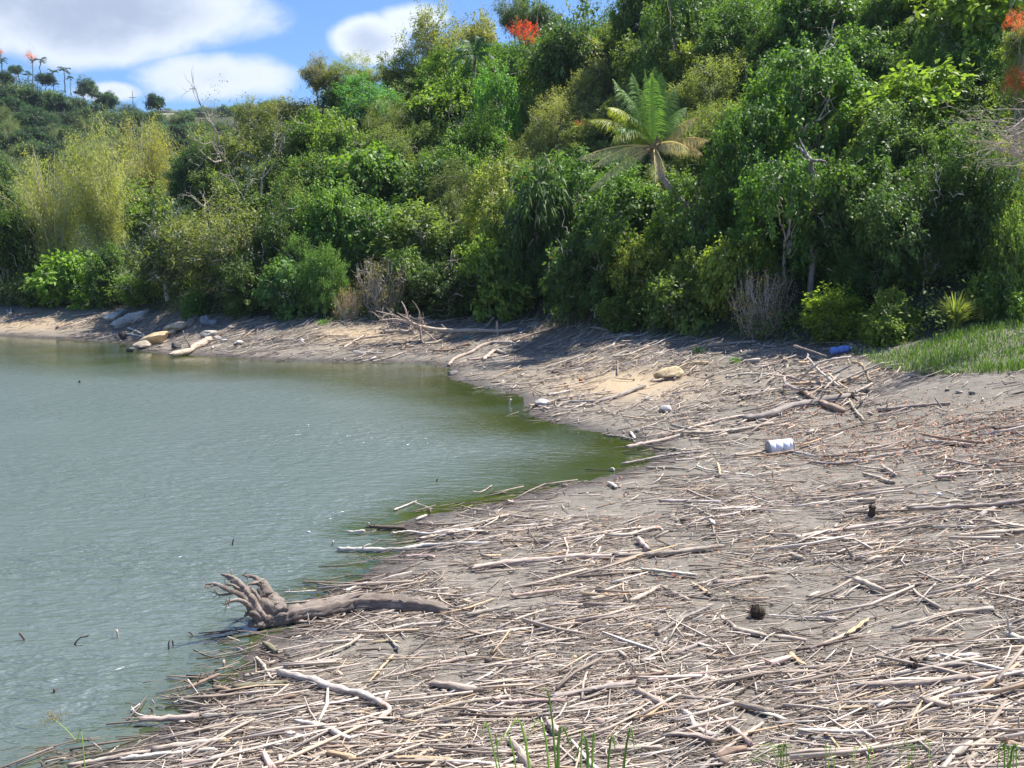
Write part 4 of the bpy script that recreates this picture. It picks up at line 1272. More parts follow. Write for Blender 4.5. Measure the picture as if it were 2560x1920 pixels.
def undergrowth():
    """low growth that covers the slopes between the trees"""
    rng = np.random.default_rng(41)
    m = leaf_material('undergrowth_leaf', 1.0, .3)
    for nm, n, d0, d1, u0, u1, size, col, lab in (('hillside_undergrowth', 5200, -.2, 38, 420, 3000, .3, (.09, .14, .035), 'low green growth covering the slope between the trees'),
                                                  ('bank_undergrowth', 1500, -.3, 30, -700, 520, .4, (.06, .1, .035), 'low green growth along the far left bank'),
                                                  ('far_hill_undergrowth', 8000, 0, 0, -700, 900, .75, (.034, .07, .034), 'dense green growth covering the far hill')):
        u = rng.uniform(u0, u1, n)
        if d1:
            D = np.interp(u, TU, TD) + rng.uniform(d0, d1, n) ** 1.0
        else:
            D = rng.uniform(115, 265, n)
        x = (u - 1280) / 2400 * D
        z = terrain(x, D)
        if not d1:
            pu, pv = pix(x, D, z)
            keep = np.ones(n, bool)
            for (a, b, ru, rv) in ((55, 200, 62, 24), (150, 232, 50, 20), (215, 240, 30, 12)):
                keep &= ((pu - a) / ru) ** 2 + ((pv - b) / rv) ** 2 > 1
            x, D, z = x[keep], D[keep], z[keep]
        C = np.stack([x, D, z + size * .5], -1)
        O = norm(rng.normal(size=C.shape) * .7 + (0, -.5, .8))
        V, Q, t = leaves(rng, C, O, 34, size, size * .5, size * .25, .3)
        o = link(nm, mesh_np(nm, V, [Q], m, t), color=col)
        tag(o, lab, kind='stuff')


def dead_brush():
    """bare twigs of a toppled bush that sprawl out from the right edge"""
    rng = np.random.default_rng(37)
    D = 26.8
    o = at(2700, 360, D + .6)
    gz = float(terrain(o[0], o[1]))
    base = np.array([o[0], o[1], gz])
    t = thing('dead_brush', base, 'dead twiggy brush leaning out of the right slope', 'brush')
    link('stem', MB().tube(curve(rng, (0, 0, -.2), o - base, 6, .1), np.linspace(.09, .06, 6), 7).mesh('brush_stem', M_PALE), t, color=(.6, .52, .45))
    for k in range(6):
        mb = MB()
        for j in range(6):
            e = at(rng.uniform(2370, 2560), rng.uniform(250, 430), D + rng.normal() * .5) - base
            s_ = at(rng.uniform(2560, 2690), rng.uniform(280, 420), D + rng.normal() * .3) - base
            P = smooth_path(np.array([s_, s_ * .5 + e * .5 + np.array([0, 0, rng.uniform(-.25, .3)]), e]), 9)
            mb.tube(P, np.linspace(.02, .004, 9), 5, cap=False)
            for _ in range(6):
                f = P[rng.integers(3, 9)]
                mb.tube(curve(rng, f, f + norm(rng.normal(size=3) + (-.8, 0, -.1)) * rng.uniform(.12, .45), 4, .03), np.linspace(.007, .003, 4), 4, cap=False)
        link('branch', mb.mesh('brush_branch', M_PALE), t, color=(.6, .52, .44))


coconut_palm()
skyline_palm()
dead_brush()
snags()
utility_pole()
far_house()
undergrowth()


# ---------------------------------------------------------------- driftwood and what lies on the beach
WCOL = {'p': (.55, .465, .385), 'w': (.68, .62, .55), 'g': (.4, .355, .315), 'b': (.36, .265, .2), 'd': (.15, .115, .095), 't': (.58, .44, .28), 'm': (.27, .25, .15), 'k': (.6, .46, .4)}
WWORD = {'p': 'pale', 'w': 'white bleached', 'g': 'grey', 'b': 'brown', 'd': 'dark', 't': 'tan', 'm': 'mossy greenish', 'k': 'pinkish'}
TILE = {'A': (0, 1410, 3.253), 'B': (640, 1410, 3.253), 'C': (1280, 1410, 3.253), 'D': (1920, 1410, 3.253),
        'E': (0, 930, 3.456), 'F': (640, 930, 3.456), 'G': (1280, 930, 3.456), 'H': (1920, 930, 3.456),
        'I': (0, 450, 3.456), 'J': (640, 450, 3.456), 'K': (1280, 450, 3.456), 'L': (1920, 450, 3.456)}
LANDMARKS = [(820, 1510, 'uprooted trunk in the water'), (1950, 1120, 'white drum'), (2178, 1280, 'dark upright stump'), (2100, 880, 'blue drum'), (1673, 930, 'yellow rock slab'),
             (790, 1700, 'shaggy white log'), (1500, 1390, 'long cracked log'), (1385, 1865, 'round coconut husk'), (1610, 1135, 'tip of the bay'), (1890, 1535, 'fibrous dark husk'),
             (2290, 1655, 'dark hollow stump'), (1950, 1020, 'thick grey brown branch'), (1650, 1770, 'long smooth log with the bend'), (2330, 1705, 'long curved pale log'),
             (1110, 1715, 'spindle shaped log'), (300, 1815, 'ringed log at the water'), (950, 1385, 'white log at the waterline'), (2370, 1540, 'long straight log'), (1880, 1250, 'pair of jointed canes'),
             (2290, 1835, 'tan peeled log'), (1250, 820, 'fallen tree'), (420, 850, 'yellow boulder'), (2080, 960, 'driftwood pile'), (2480, 900, 'grassy bank')]
USED_W = {}


def wood_label(col, shape, lm, th, u, v):
    size = ('long ' if lm > 2.2 else 'short ' if lm < .8 else '') + ('thick ' if th > .095 else 'thin ' if th < .045 else '')
    noun = {'plank': 'plank', 'log': 'log', 'stub': 'stub', 'branch': 'branch'}.get(shape) or ('log' if th > .085 else 'stick' if th > .04 else 'twig')
    near = sorted(LANDMARKS, key=lambda p: (p[0] - u) ** 2 + ((p[1] - v) * 1.6) ** 2)[:5]
    for p in near:
        du, dv = u - p[0], (v - p[1]) * 1.6
        far_ = 'well ' if math.hypot(du, dv) > 260 else 'just ' if math.hypot(du, dv) < 120 else ''
        rel = ('left of' if du < 0 else 'right of') if abs(du) > abs(dv) * 1.6 else ('beyond' if dv < 0 else 'in front of') if abs(dv) > abs(du) * 1.6 else \
            ('beyond and left of' if dv < 0 and du < 0 else 'beyond and right of' if dv < 0 else 'in front and left of' if du < 0 else 'in front and right of')
        l = f'{size}{WWORD[col]} driftwood {noun} {far_}{rel} the {p[2]}'
        if len(l.split()) <= 16 and l not in USED_W:
            USED_W[l] = 1
            return l, None
    l = f'{size}{WWORD[col]} driftwood {noun} in the mat of driftwood like many around it'
    return l, f'{size}{WWORD[col]} driftwood {noun} pieces in the mat'


def wood_piece(P, r, col, label, rng, shape=None, name=None, group=None, cat=None, lift=0.0, taper=.75, vary=True, twigs=0, lay=True):
    """one piece of driftwood along ground points P (world); r its radius"""
    P = np.asarray(P, float)
    L = np.linalg.norm(np.diff(P, axis=0), axis=1).sum()
    n = int(np.clip(L / max(r * 1.6, .03), 5, 34))
    C = smooth_path(P, n)
    C[1:-1] += rng.normal(size=(n - 2, 3)) * (r * .16, r * .16, r * .1)
    flat = .28 if shape == 'plank' else rng.uniform(.85, 1.0)
    if lay:
        C[:, 2] = np.maximum(np.maximum(terrain(C[:, 0], C[:, 1]), -.02), C[:, 2]) + r * flat * .55 + lift
        C[:, 2] += rng.uniform(-.3, .3) * r * np.linspace(-1, 1, n)
    R = r * np.linspace(1, taper, n)
    if rng.random() < .5:
        R = R[::-1].copy()
    if shape == 'spindle':
        R = r * np.clip(np.sin(np.linspace(.35, 2.95, n)), .3, 1)
    R = R * (1 + .12 * rng.normal(size=n) * (shape != 'cane'))
    if shape == 'cane':
        R = R * (1 + .22 * (np.arange(n) % 4 == 0))
    if shape == 'plank':
        R[[0, -1]] *= rng.uniform(.25, .8, 2)
    mb = MB()
    base = C[n // 2].copy()
    base[2] = float(C[:, 2].min() - r)
    split = shape == 'plank' or (shape != 'cane' and rng.random() < .45)      # split wood is angular
    sides = (5 if split else 11) if r > .03 else (4 if split else 7)
    mb.tube(C - base, R, sides, flat=flat, rough=.3 if shape != 'cane' else .08, rng=rng, jag=0 if shape == 'cane' else 2.6, twist=rng.random() * 3, ring=.4)
    for _ in range(twigs):
        i = rng.integers(1, n - 1)
        d = norm(norm(C[min(i + 1, n - 1)] - C[i - 1]) * rng.choice([-1, 1]) * .6 + rng.normal(size=3) * (.6, .6, .35) + (0, 0, .25))
        l = rng.uniform(3, 9) * r
        mb.tube(curve(rng, C[i] - base, C[i] - base + d * l, 4, .02), np.linspace(R[i] * .4, R[i] * .12, 4), 5)
    c = np.array(WCOL[col]) * (rng.uniform(.86, 1.14) if vary else 1) * rng.uniform(.97, 1.03, 3)
    th = 2 * r
    nm = name or ('driftwood_plank' if shape == 'plank' else 'driftwood_log' if th > .085 else 'driftwood_stick')
    o = link(nm, mb.mesh(nm, M_WOOD, not split), loc=base, color=tuple(c))
    u, v = pix(*P[len(P) // 2])
    if label is None:
        label, group = wood_label(col, shape, L, th, u, v)
    return tag(o, label, cat or 'driftwood', group or 'driftwood lying on the beach')


def traced(tile, pts, th, col, label=None, shape=None, **k):
    x0, y0, s = TILE[tile]
    p = np.array(pts, float).reshape(-1, 2)
    u, v = x0 + p[:, 0] / s, y0 + p[:, 1] / s + th / s * .35
    G = ground_at(u, v)
    D = np.hypot(G[:, 1], G[:, 0]).mean()
    r = th / s * .56 * D / F
    return wood_piece(G, r, col, label, WR, shape, **k)


WR = np.random.default_rng(77)
TRACED = [
    # near the water, front left
    ('A', (1130, 1300, 1400, 1280, 1620, 1258), 48, 'p', 'pale ringed log end lying in the green water at the front left', 'cane'),
    ('A', (1640, 1262, 1880, 1245, 2330, 1200), 44, 'g', 'grey half of the ringed log on the shore'),
    ('A', (1245, 1525, 1500, 1490, 1835, 1450), 52, 'p', 'stout pale log, uppermost of the bundle at the front left corner', 'cane'),
    ('A', (1835, 1455, 1960, 1435, 2040, 1420), 34, 't', 'tan broken end beyond the stout pale log'),
    ('A', (560, 1650, 820, 1605, 1050, 1560, 1250, 1530), 34, 'p', 'slender pale log reaching farthest into the water at the front corner'),
    ('A', (985, 1600, 1270, 1565, 1770, 1515), 42, 'w', 'whitish log, lower of the bundle at the front corner'),
    ('A', (870, 1565, 970, 1495), 24, 'p', 'short chip leaning on the slender pale log in the water', 'plank'),
    ('A', (1415, 1148, 1500, 1110, 1622, 1072), 13, 'p'),
    ('A', (1622, 1075, 1525, 935), 16, 'w', 'white stick standing askew by the waterline near the ringed log', None, {'up': 1}),
    ('A', (1625, 1085, 1690, 1150, 1750, 1190), 13, 'p'),
    ('A', (1650, 1085, 1750, 1130, 1820, 1185), 13, 'p'),
    ('A', (1520, 1035, 1640, 985, 1790, 925), 34, 'b', 'rotten brown log crumbling at the waterline behind the ringed log'),
    ('A', (1455, 1062, 1740, 1050), 26, 'd', 'dark wet board beside the rotten brown log', 'plank'),
    ('A', (1735, 1005, 1820, 1025, 1905, 1048), 42, 'b'),
    ('A', (1910, 1020, 2082, 1000, 2310, 985), 48, 'm', 'dark mossy log right of the rotten brown log'),
    ('A', (1060, 1212, 1140, 1155), 13, 'w'),
    ('A', (1068, 1178, 1130, 1240, 1300, 1258), 14, 'w', 'white crooked twig in the water above the ringed log'),
    ('A', (1480, 1642, 1700, 1612), 34, 'k'),
    ('A', (1760, 885, 1900, 855), 14, 'b'),
    ('A', (1850, 608, 1945, 640), 13, 'w', 'white splinter lying in the water in front of the uprooted trunk', 'plank'),
    ('A', (1915, 678, 1990, 712), 20, 'w', 'short white chip in the shallows in front of the uprooted trunk', 'plank'),
    # front, second tile
    ('B', (-90, 930, 280, 840, 720, 690, 890, 570), 30, 'p', 'long thin pole slanting up to a broken end in front of the uprooted trunk'),
    ('B', (175, 895, 400, 950, 620, 1030, 850, 1085, 1020, 1170), 68, 'w', 'shaggy white log with frayed fibres across the front mat'),
    ('B', (1030, 1160, 1085, 1195, 1060, 1235, 1000, 1268), 45, 'k', 'crooked knuckled root piece at the lower end of the shaggy white log'),
    ('B', (0, 790, 60, 850, 130, 960), 30, 'p'),
    ('B', (20, 970, 90, 945, 170, 890), 18, 'p'),
    ('B', (880, 1005, 1000, 870, 1110, 745), 38, 't', 'flat tan board standing out behind the shaggy white log', 'plank'),
    ('B', (1390, 965, 1530, 985, 1720, 1030, 1905, 1028), 80, 'p', 'spindle shaped pale log with a dark underside in the front mat', 'spindle'),
    ('B', (1195, 1060, 1330, 980, 1455, 920), 20, 'p'),
    ('B', (820, 555, 1040, 560, 1250, 512, 1650, 487), 22, 'w', 'long white stick with a bend in front of the right half of the uprooted trunk'),
    ('B', (930, 640, 1050, 625, 1170, 632), 30, 't', 'leaf shaped tan board in front of the uprooted trunk', 'plank'),
    ('B', (1108, 618, 1128, 660, 1160, 705), 34, 'w', 'small white splinter standing in front of the uprooted trunk', 'plank'),
    ('B', (1710, 442, 1890, 405, 2060, 357), 36, 'g', 'grey log off the broken right end of the uprooted trunk'),
    ('B', (1780, 732, 1900, 680, 2040, 615), 15, 'p'),
    ('B', (1475, 818, 1620, 790, 1782, 762), 38, 'k', 'pinkish log above the spindle shaped log'),
    ('B', (950, 970, 1250, 900, 1480, 852, 1800, 850, 2090, 845), 24, 'p', 'very long thin stick above the spindle shaped log'),
    ('B', (1195, 1275, 1480, 1200, 1750, 1140, 2090, 1098), 44, 'p', 'long pale branch under the spindle shaped log'),
    ('B', (515, 1300, 680, 1250, 850, 1195), 38, 'g'),
    ('B', (430, 1292, 520, 1235, 610, 1170), 32, 'd', 'dark board crossing under the shaggy white log', 'plank'),
    ('B', (720, 1360, 860, 1335, 1000, 1302), 34, 'w'),
    ('B', (325, 1298, 440, 1320, 560, 1352, 760, 1455), 52, 'w', 'second shaggy white branch, shorter, in front of the shaggy log'),
    ('B', (740, 1392, 960, 1410, 1200, 1440), 26, 'k'),
    ('B', (160, 1382, 300, 1400, 430, 1432), 44, 'w'),
    ('B', (550, 1512, 700, 1500, 830, 1502), 44, 'b', None, 'plank'),
    ('B', (575, 1562, 680, 1580, 795, 1602), 60, 't', 'thick peeled tan chunk at the front edge'),
    ('B', (50, 1578, 90, 1620, 150, 1700), 66, 'k', 'thick pinkish log end at the front edge'),
    ('B', (200, 1665, 290, 1572), 44, 'p', None, 'plank'),
    ('B', (1130, 1542, 1380, 1540, 1620, 1546), 32, 'p'),
    ('B', (1120, 1612, 1360, 1610, 1600, 1626), 42, 't'),
    ('B', (1410, 1482, 1500, 1435, 1590, 1390), 48, 't', 'tan split board left of the grass blades', 'plank'),
    ('B', (1540, 1322, 1640, 1402), 42, 'w', None, 'plank'),
    ('B', (1950, 1152, 2180, 1150), 42, 'k'),
    ('B', (0, 1172, 160, 1130, 320, 1090), 40, 'b', 'brown log in the shadowed mud left of the shaggy white log'),
    ('B', (230, 236, 380, 232, 510, 226), 12, 'w', 'thin white stick afloat behind the uprooted trunk'),
    ('B', (240, 332, 400, 322, 620, 322), 28, 'w', 'white pointed stick in the water right behind the uprooted trunk'),
    ('B', (690, 186, 800, 165, 935, 140), 22, 'd'),
    ('B', (730, 236, 820, 200, 900, 168), 24, 'w'),
    ('B', (180, 478, 200, 440), 14, 'w', 'short white peg standing before the uprooted trunk', None, {'up': 1}),
    ('B', (435, 510, 420, 400), 13, 'w', 'upright white stick in front of the uprooted trunk', None, {'up': 1}),
    ('B', (350, 495, 560, 497), 18, 'p'),
    ('B', (65, 655, 120, 690, 170, 730), 44, 'm', 'short mossy stub in the shallows before the uprooted trunk', 'stub'),
    # front middle
    ('C', (75, 675, 300, 645, 545, 615), 30, 'p'),
    ('C', (0, 278, 200, 255, 412, 230), 32, 'k'),
    ('C', (640, 302, 820, 262, 1075, 215), 32, 'p'),
    ('C', (955, 315, 1080, 255, 1212, 185), 46, 'p', 'bent pale log, left leg of an upturned V'),
    ('C', (1220, 192, 1330, 245, 1455, 305), 38, 'p', 'bent pale log, right leg of an upturned V'),
    ('C', (1050, 60, 1250, 82, 1492, 108), 32, 'w'),
    ('C', (1460, 148, 1530, 195, 1612, 248), 46, 't', None, 'plank'),
    ('C', (1180, 585, 1380, 462, 1490, 410, 1620, 350), 30, 'g', 'long grey stick slanting left of the fibrous dark husk'),
    ('C', (1290, 748, 1440, 692, 1640, 606), 40, 'g', 'stout grey stick with a notch below the slanting grey stick'),
    ('C', (1710, 438, 1770, 490, 1850, 540, 2082, 592), 46, 'p', 'curved pale log under the fibrous dark husk'),
    ('C', (1640, 178, 1860, 155, 2090, 125), 38, 'p'),
    ('C', (170, 505, 440, 452), 28, 'g'),
    ('C', (785, 563, 1000, 548, 1240, 540), 24, 'd', 'dark flat board on bare grey mud', 'plank'),
    ('C', (860, 968, 1060, 935, 1272, 903), 32, 'b'),
    ('C', (1100, 965, 1300, 940, 1700, 895, 2085, 862), 32, 'k', 'long pinkish pole above the long smooth log'),
    ('C', (325, 1098, 570, 1052, 750, 1020, 1000, 990), 54, 'g', 'grey hollow log with a ragged right end above the grass blades'),
    ('C', (1010, 1042, 1150, 1112, 1245, 1168), 62, 'p', 'thick short log meeting the long smooth log'),
    ('C', (1050, 1048, 1350, 1092, 1750, 1140, 2090, 1217), 52, 'p', 'long smooth pale log with a bend, sloping down to its right end'),
    ('C', (0, 1155, 200, 1145, 410, 1142), 38, 'k'),
    ('C', (1030, 1302, 1140, 1225, 1250, 1152), 42, 't', 'flat tan board under the thick short log', 'plank'),
    ('C', (1500, 1222, 1670, 1160), 32, 'p'),
    ('C', (1385, 1222, 1450, 1240, 1455, 1310, 1560, 1380, 1660, 1402), 52, 'w', 'white knobbly branch bent like an S at the front'),
    ('C', (1285, 1412, 1500, 1432, 1625, 1470), 58, 'k', 'thick pinkish log right of the grass blades'),
    ('C', (730, 1542, 960, 1530, 1215, 1520), 42, 'p'),
    ('C', (-20, 1470, 60, 1550, 150, 1680), 74, 'p', 'thick pale log end among the grass blades'),
    ('C', (310, 1318, 352, 1402), 72, 'p', 'barrel shaped piece of cane above the round coconut husk', 'stub'),
    ('C', (1650, 1262, 1780, 1342, 1945, 1482), 48, 'k'),
    ('C', (1310, 1628, 1510, 1522, 1680, 1410, 1830, 1302), 16, 'g'),
    ('C', (1290, 1600, 1480, 1520, 1620, 1440), 14, 'g'),
    ('C', (1640, 1585, 1760, 1550, 1890, 1512), 62, 'b', 'decayed brown log at the front edge behind a coconut husk'),
    ('C', (60, 842, 280, 835, 482, 842), 28, 'w'),
    ('C', (200, 965, 350, 910, 500, 850), 28, 'b', None, 'plank'),
    ('C', (1730, 775, 1900, 740, 2090, 712), 32, 'd', 'dark slat left of the paddle shaped board', 'plank'),
    ('C', (1040, 800, 1160, 850, 1280, 905), 22, 'p', None, 'plank'),
    # front right
    ('D', (1008, 522, 1300, 460, 1450, 420, 1830, 380), 38, 'p', 'long straight pale log with a cut left end on the right of the mat', 'cane'),
    ('D', (722, 152, 820, 190, 935, 236), 48, 'p', 'short thick pale log lying askew right of the pale mat', 'cane'),
    ('D', (940, 192, 1200, 172, 1452, 155), 24, 'p'),
    ('D', (1740, 288, 1820, 360, 1910, 438), 38, 'p', 'straight board lying askew above the long straight log', 'plank'),
    ('D', (640, 592, 730, 525, 822, 455), 46, 't', 'tan board left below the long straight log', 'plank'),
    ('D', (45, 612, 180, 622, 302, 640), 38, 'p'),
    ('D', (240, 722, 480, 675, 725, 620), 27, 'd'),
    ('D', (1165, 648, 1320, 645, 1480, 640), 40, 'b', 'dark brown log under the long straight log'),
    ('D', (1480, 642, 1580, 628, 1690, 612), 42, 'd', 'charred broken board right of the dark brown log', 'plank'),
    ('D', (0, 832, 80, 812, 158, 788), 48, 'k'),
    ('D', (170, 722, 230, 780, 315, 832), 44, 't', 'paddle shaped tan board', 'plank'),
    ('D', (720, 1005, 950, 1002, 1300, 980, 1750, 922, 2100, 882), 54, 'p', 'long curved pale log running out at the right edge'),
    ('D', (405, 1132, 700, 1142, 1100, 1136, 1310, 1108), 42, 'g', 'curved grey log below the long curved pale log'),
    ('D', (240, 1388, 580, 1390, 930, 1386), 40, 'w', 'straight whitish log left of the tan peeled log', 'cane'),
    ('D', (1020, 1388, 1240, 1390, 1455, 1386), 46, 't', 'tan peeled log in line with the straight whitish log'),
    ('D', (355, 1440, 560, 1430, 785, 1415), 32, 'g'),
    ('D', (510, 1212, 660, 1205, 802, 1207), 26, 't'),
    ('D', (390, 1302, 600, 1290, 812, 1270), 30, 'b', None, 'plank'),
    ('D', (0, 1442, 280, 1480, 555, 1522), 34, 'p', None, 'plank'),
    ('D', (740, 1452, 780, 1540, 822, 1642), 32, 'k'),
    ('D', (1495, 1595, 1620, 1535, 1755, 1470), 48, 'p', 'left of two pale logs side by side in the front right corner'),
    ('D', (1590, 1642, 1710, 1550, 1845, 1450), 46, 'p', 'right of two pale logs side by side in the front right corner'),
    ('D', (1500, 1335, 1800, 1282, 1930, 1220, 2050, 1140), 16, 'p', 'thin curved pole sweeping up to the right edge'),
    ('D', (1955, 592, 2120, 652), 64, 'w', 'white log end at the right edge above the long curved log'),
    ('D', (-60, 1212, 60, 1250, 135, 1278), 58, 'w', 'white end of a log left below the curved grey log', 'plank'),
    ('D', (1930, 1465, 2140, 1525), 76, 'b', 'thick brown log at the right edge in the front corner'),
    ('D', (1290, 778, 1480, 758, 1700, 748), 42, 'w'),
    ('D', (1290, 852, 1450, 850, 1605, 845), 46, 'g', 'grey log with a dark hollow end beside the hollow stump'),
    ('D', (1668, 1142, 1785, 1080), 37, 'b'),
    ('D', (1262, 1152, 1360, 1160, 1455, 1172), 64, 'p', 'thick rotten chunk under the long curved log'),
    ('D', (2040, 1385, 2040, 1245), 20, 'p', 'pale stick standing at the right edge', None, {'up': 1}),
    ('D', (0, 430, 300, 445, 640, 450), 20, 'w'),
    # middle of the beach
    ('F', (710, 1538, 960, 1542, 1300, 1532, 1500, 1502, 2010, 1490), 38, 'w', 'white log at the waterline with its thick end in the water'),
    ('F', (1170, 1402, 1320, 1390, 1480, 1412, 1700, 1382, 2010, 1402), 27, 'w', 'wavy white branch beyond the white log at the waterline'),
    ('F', (1390, 1455, 1750, 1372, 2175, 1245), 33, 'p', 'long pale pole slanting up from the waterline'),
    ('F', (1190, 1198, 1290, 1160, 1388, 1120), 15, 'w', 'thin white branch sticking out over the green water'),
    ('F', (1370, 1138, 1440, 1165, 1530, 1198), 9, 'w'),
    ('F', (1870, 1045, 1950, 1045, 2035, 992), 10, 'p'),
    ('F', (980, 1348, 1120, 1352, 1285, 1358), 38, 'd', 'dark mossy log lying in the shallows beyond the white log'),
    ('F', (800, 1398, 940, 1386), 22, 'w'),
    ('F', (1738, 1242, 1900, 1277), 12, 'p'),
    ('F', (1920, 1402, 2212, 1312, 2420, 1250), 32, 'd', 'dark branch beside the long pale pole'),
    ('F', (1300, 1602, 1420, 1600, 1545, 1612), 36, 'k'),
    ('F', (2020, 1050, 2160, 1052), 12, 'd'),
    ('G', (-330, 1705, 0, 1652, 450, 1612, 870, 1590), 56, 'p', 'long cracked pale log, left length'),
    ('G', (890, 1592, 1250, 1580, 1560, 1548, 1815, 1518), 54, 'p', 'long cracked pale log, right length beyond the break'),
    ('G', (955, 802, 1280, 742, 1440, 722, 1625, 705), 25, 'g', 'long slim pole reaching the tip of the bay'),
    ('G', (435, 322, 720, 290), 22, 'p'),
    ('G', (375, 315, 480, 270, 700, 265, 850, 235, 1000, 182, 1155, 125), 28, 'g', 'long crooked grey branch below the yellow rock slab'),
    ('G', (1400, 532, 1700, 447, 2005, 385), 22, 'p', 'long straight pole beyond the white drum'),
    ('G', (1530, 592, 1690, 568, 1855, 540), 23, 'p'),
    ('G', (1228, 668, 1410, 668), 34, 'm', 'short mossy log at the tip of the bay', 'stub'),
    ('G', (840, 962, 905, 1008), 36, 'w'),
    ('G', (1270, 1128, 1500, 1130, 1805, 1132), 32, 'w', 'jointed cane, upper of a pair', 'cane'),
    ('G', (1710, 1198, 1900, 1192, 2115, 1190), 30, 'w', 'jointed cane, lower right of a pair', 'cane'),
    ('G', (390, 1458, 700, 1412, 960, 1372, 1270, 1345), 27, 'p'),
    ('G', (805, 1428, 1000, 1422, 1120, 1385, 1275, 1348), 37, 'p', 'forked thick branch above the long cracked log'),
    ('G', (1090, 1462, 1180, 1548), 48, 'p', 'short cut log leaning on the long cracked log', 'stub'),
    ('G', (1600, 1198, 1740, 1272), 26, 'p'),
    ('G', (1708, 1288, 1745, 1332), 46, 'w', 'little white stub beside the pair of jointed canes', 'stub'),
    ('G', (805, 548, 925, 560, 1048, 588), 19, 'g'),
    ('G', (1022, 518, 1062, 582), 28, 'w', 'white chip standing at the tip of the bay', 'plank'),
    ('G', (1160, 838, 1330, 835, 1525, 848), 24, 'p'),
    ('G', (0, 1395, 170, 1370, 350, 1345), 24, 'p'),
    ('G', (1590, 820, 1720, 860, 2080, 905), 18, 'w'),
    ('G', (2000, 402, 2110, 390, 2212, 372, 2382, 305, 2580, 270, 2910, 205), 66, 'g', 'thick grey brown branch lying beyond the white drum'),
    ('H', (285, 148, 370, 222, 500, 285, 655, 345), 58, 'b', 'thick brown limb crossing the grey brown branch'),
    ('H', (960, 332, 1250, 302, 1575, 275), 28, 'p', 'pale pole on bare mud right of the driftwood pile'),
    ('H', (1500, 305, 1445, 225), 26, 'g', 'short stick standing on the pale pole', None, {'up': 1}),
    ('H', (700, 252, 750, 342, 832, 432), 20, 'p'),
    ('H', (580, 532, 800, 475, 1010, 420), 13, 'd'),
    ('H', (1350, 608, 1550, 615, 1755, 642), 34, 'p'),
    ('H', (745, 765, 960, 732, 1100, 712, 1235, 690), 34, 'g', 'grey log with a bulge right of the white drum'),
    ('H', (355, 778, 560, 802, 905, 770), 30, 'g'),
    ('H', (825, 882, 950, 920, 1075, 966), 33, 'p'),
    ('H', (985, 832, 1100, 898), 37, 'p', 'short pale stub right of the white drum', 'stub'),
    ('H', (1430, 918, 1700, 880, 2005, 860), 33, 'p'),
    ('H', (1440, 932, 1612, 922), 30, 'k'),
    ('H', (620, 1002, 890, 966), 33, 'p'),
    ('H', (265, 1078, 560, 1068, 855, 1040), 30, 'b'),
    ('H', (1215, 1032, 1530, 1080, 1855, 1142), 24, 'p', 'straight pale lath right of the dark upright stump', 'plank'),
    ('H', (1828, 1252, 1930, 1195, 2035, 1135), 38, 'g'),
    ('H', (1195, 1188, 1430, 1160, 1665, 1130), 30, 'p'),
    ('H', (930, 1282, 1100, 1268, 1275, 1250), 28, 't'),
    ('H', (240, 1448, 500, 1402, 850, 1342, 1205, 1310), 34, 'p', 'long split pale pole in front of the dark upright stump'),
    ('H', (285, 1453, 500, 1450, 745, 1458), 30, 'w'),
    ('H', (1420, 1347, 1780, 1352), 27, 'w'),
    ('H', (1640, 1422, 1930, 1405, 2240, 1388), 38, 'p', 'long thick pole at the right edge in front of the stump'),
    ('H', (1920, 1322, 2240, 1362), 30, 'p'),
    ('H', (205, 698, 320, 720, 432, 748), 25, 'w', 'pale stick right beside the white drum'),
    ('H', (185, 1582, 300, 1638), 42, 'p', None, 'stub'),
    ('H', (-120, 740, 40, 725, 215, 702), 24, 'b', 'brown stick in front of the white drum'),
    ('H', (1990, 1000, 2212, 975), 34, 'p'),
    # the far bank and the shade below the wood
    ('J', (1100, 1312, 1230, 1310, 1362, 1322), 40, 'p', 'grey log under the crown end of the fallen tree'),
    ('J', (755, 1448, 850, 1395, 942, 1340), 18, 'p'),
    ('J', (700, 1392, 950, 1365, 1210, 1330), 15, 'p'),
    ('J', (1665, 1602, 1720, 1540, 1850, 1490, 2010, 1412, 2225, 1412), 32, 'p', 'arched pale limb right at the water below the fallen tree'),
    ('J', (1610, 1472, 1730, 1450, 1855, 1420), 27, 'b'),
    ('J', (1965, 1562, 2060, 1482, 2150, 1500), 30, 'p', 'bent pale branch right of the arched limb'),
    ('J', (1255, 1462, 1340, 1395), 16, 'b'),
    ('J', (1010, 1572, 1180, 1530, 1310, 1480), 12, 'p'),
    ('J', (840, 1490, 1090, 1500), 14, 'w'),
    ('J', (2000, 1260, 2050, 1190), 26, 'b', 'brown stump leaning under the bright shrub', None, {'up': 1}),
    ('J', (0, 1278, 180, 1240), 14, 'p'),
    ('K', (0, 1402, 160, 1350, 335, 1300), 22, 'b'),
    ('K', (225, 1642, 560, 1532, 860, 1440), 17, 'p', 'long pale branch along the edge of the tree shadow'),
    ('K', (865, 1440, 920, 1372, 1000, 1350, 1120, 1350, 1245, 1270), 16, 'w', 'pale twisted branch in the shade below the palm'),
    ('K', (530, 1397, 700, 1385, 855, 1368), 13, 'g'),
    ('K', (1000, 1437, 1165, 1442), 14, 'p'),
    ('K', (1515, 1592, 1690, 1586), 26, 't', 'tan log right beyond the yellow rock slab'),
    ('K', (1690, 1442, 1890, 1415, 2110, 1400), 22, 'g', 'long grey log in the shade behind the driftwood pile'),
    ('K', (1390, 1492, 1450, 1515, 1510, 1552), 12, 'w'),
    ('K', (0, 1490, 90, 1455, 165, 1410), 16, 'p'),
    ('K', (70, 1330, 150, 1270, 235, 1210), 18, 'p', 'slanting pale stick right of the fallen tree top end'),
    ('K', (90, 1225, 210, 1195), 12, 'p'),
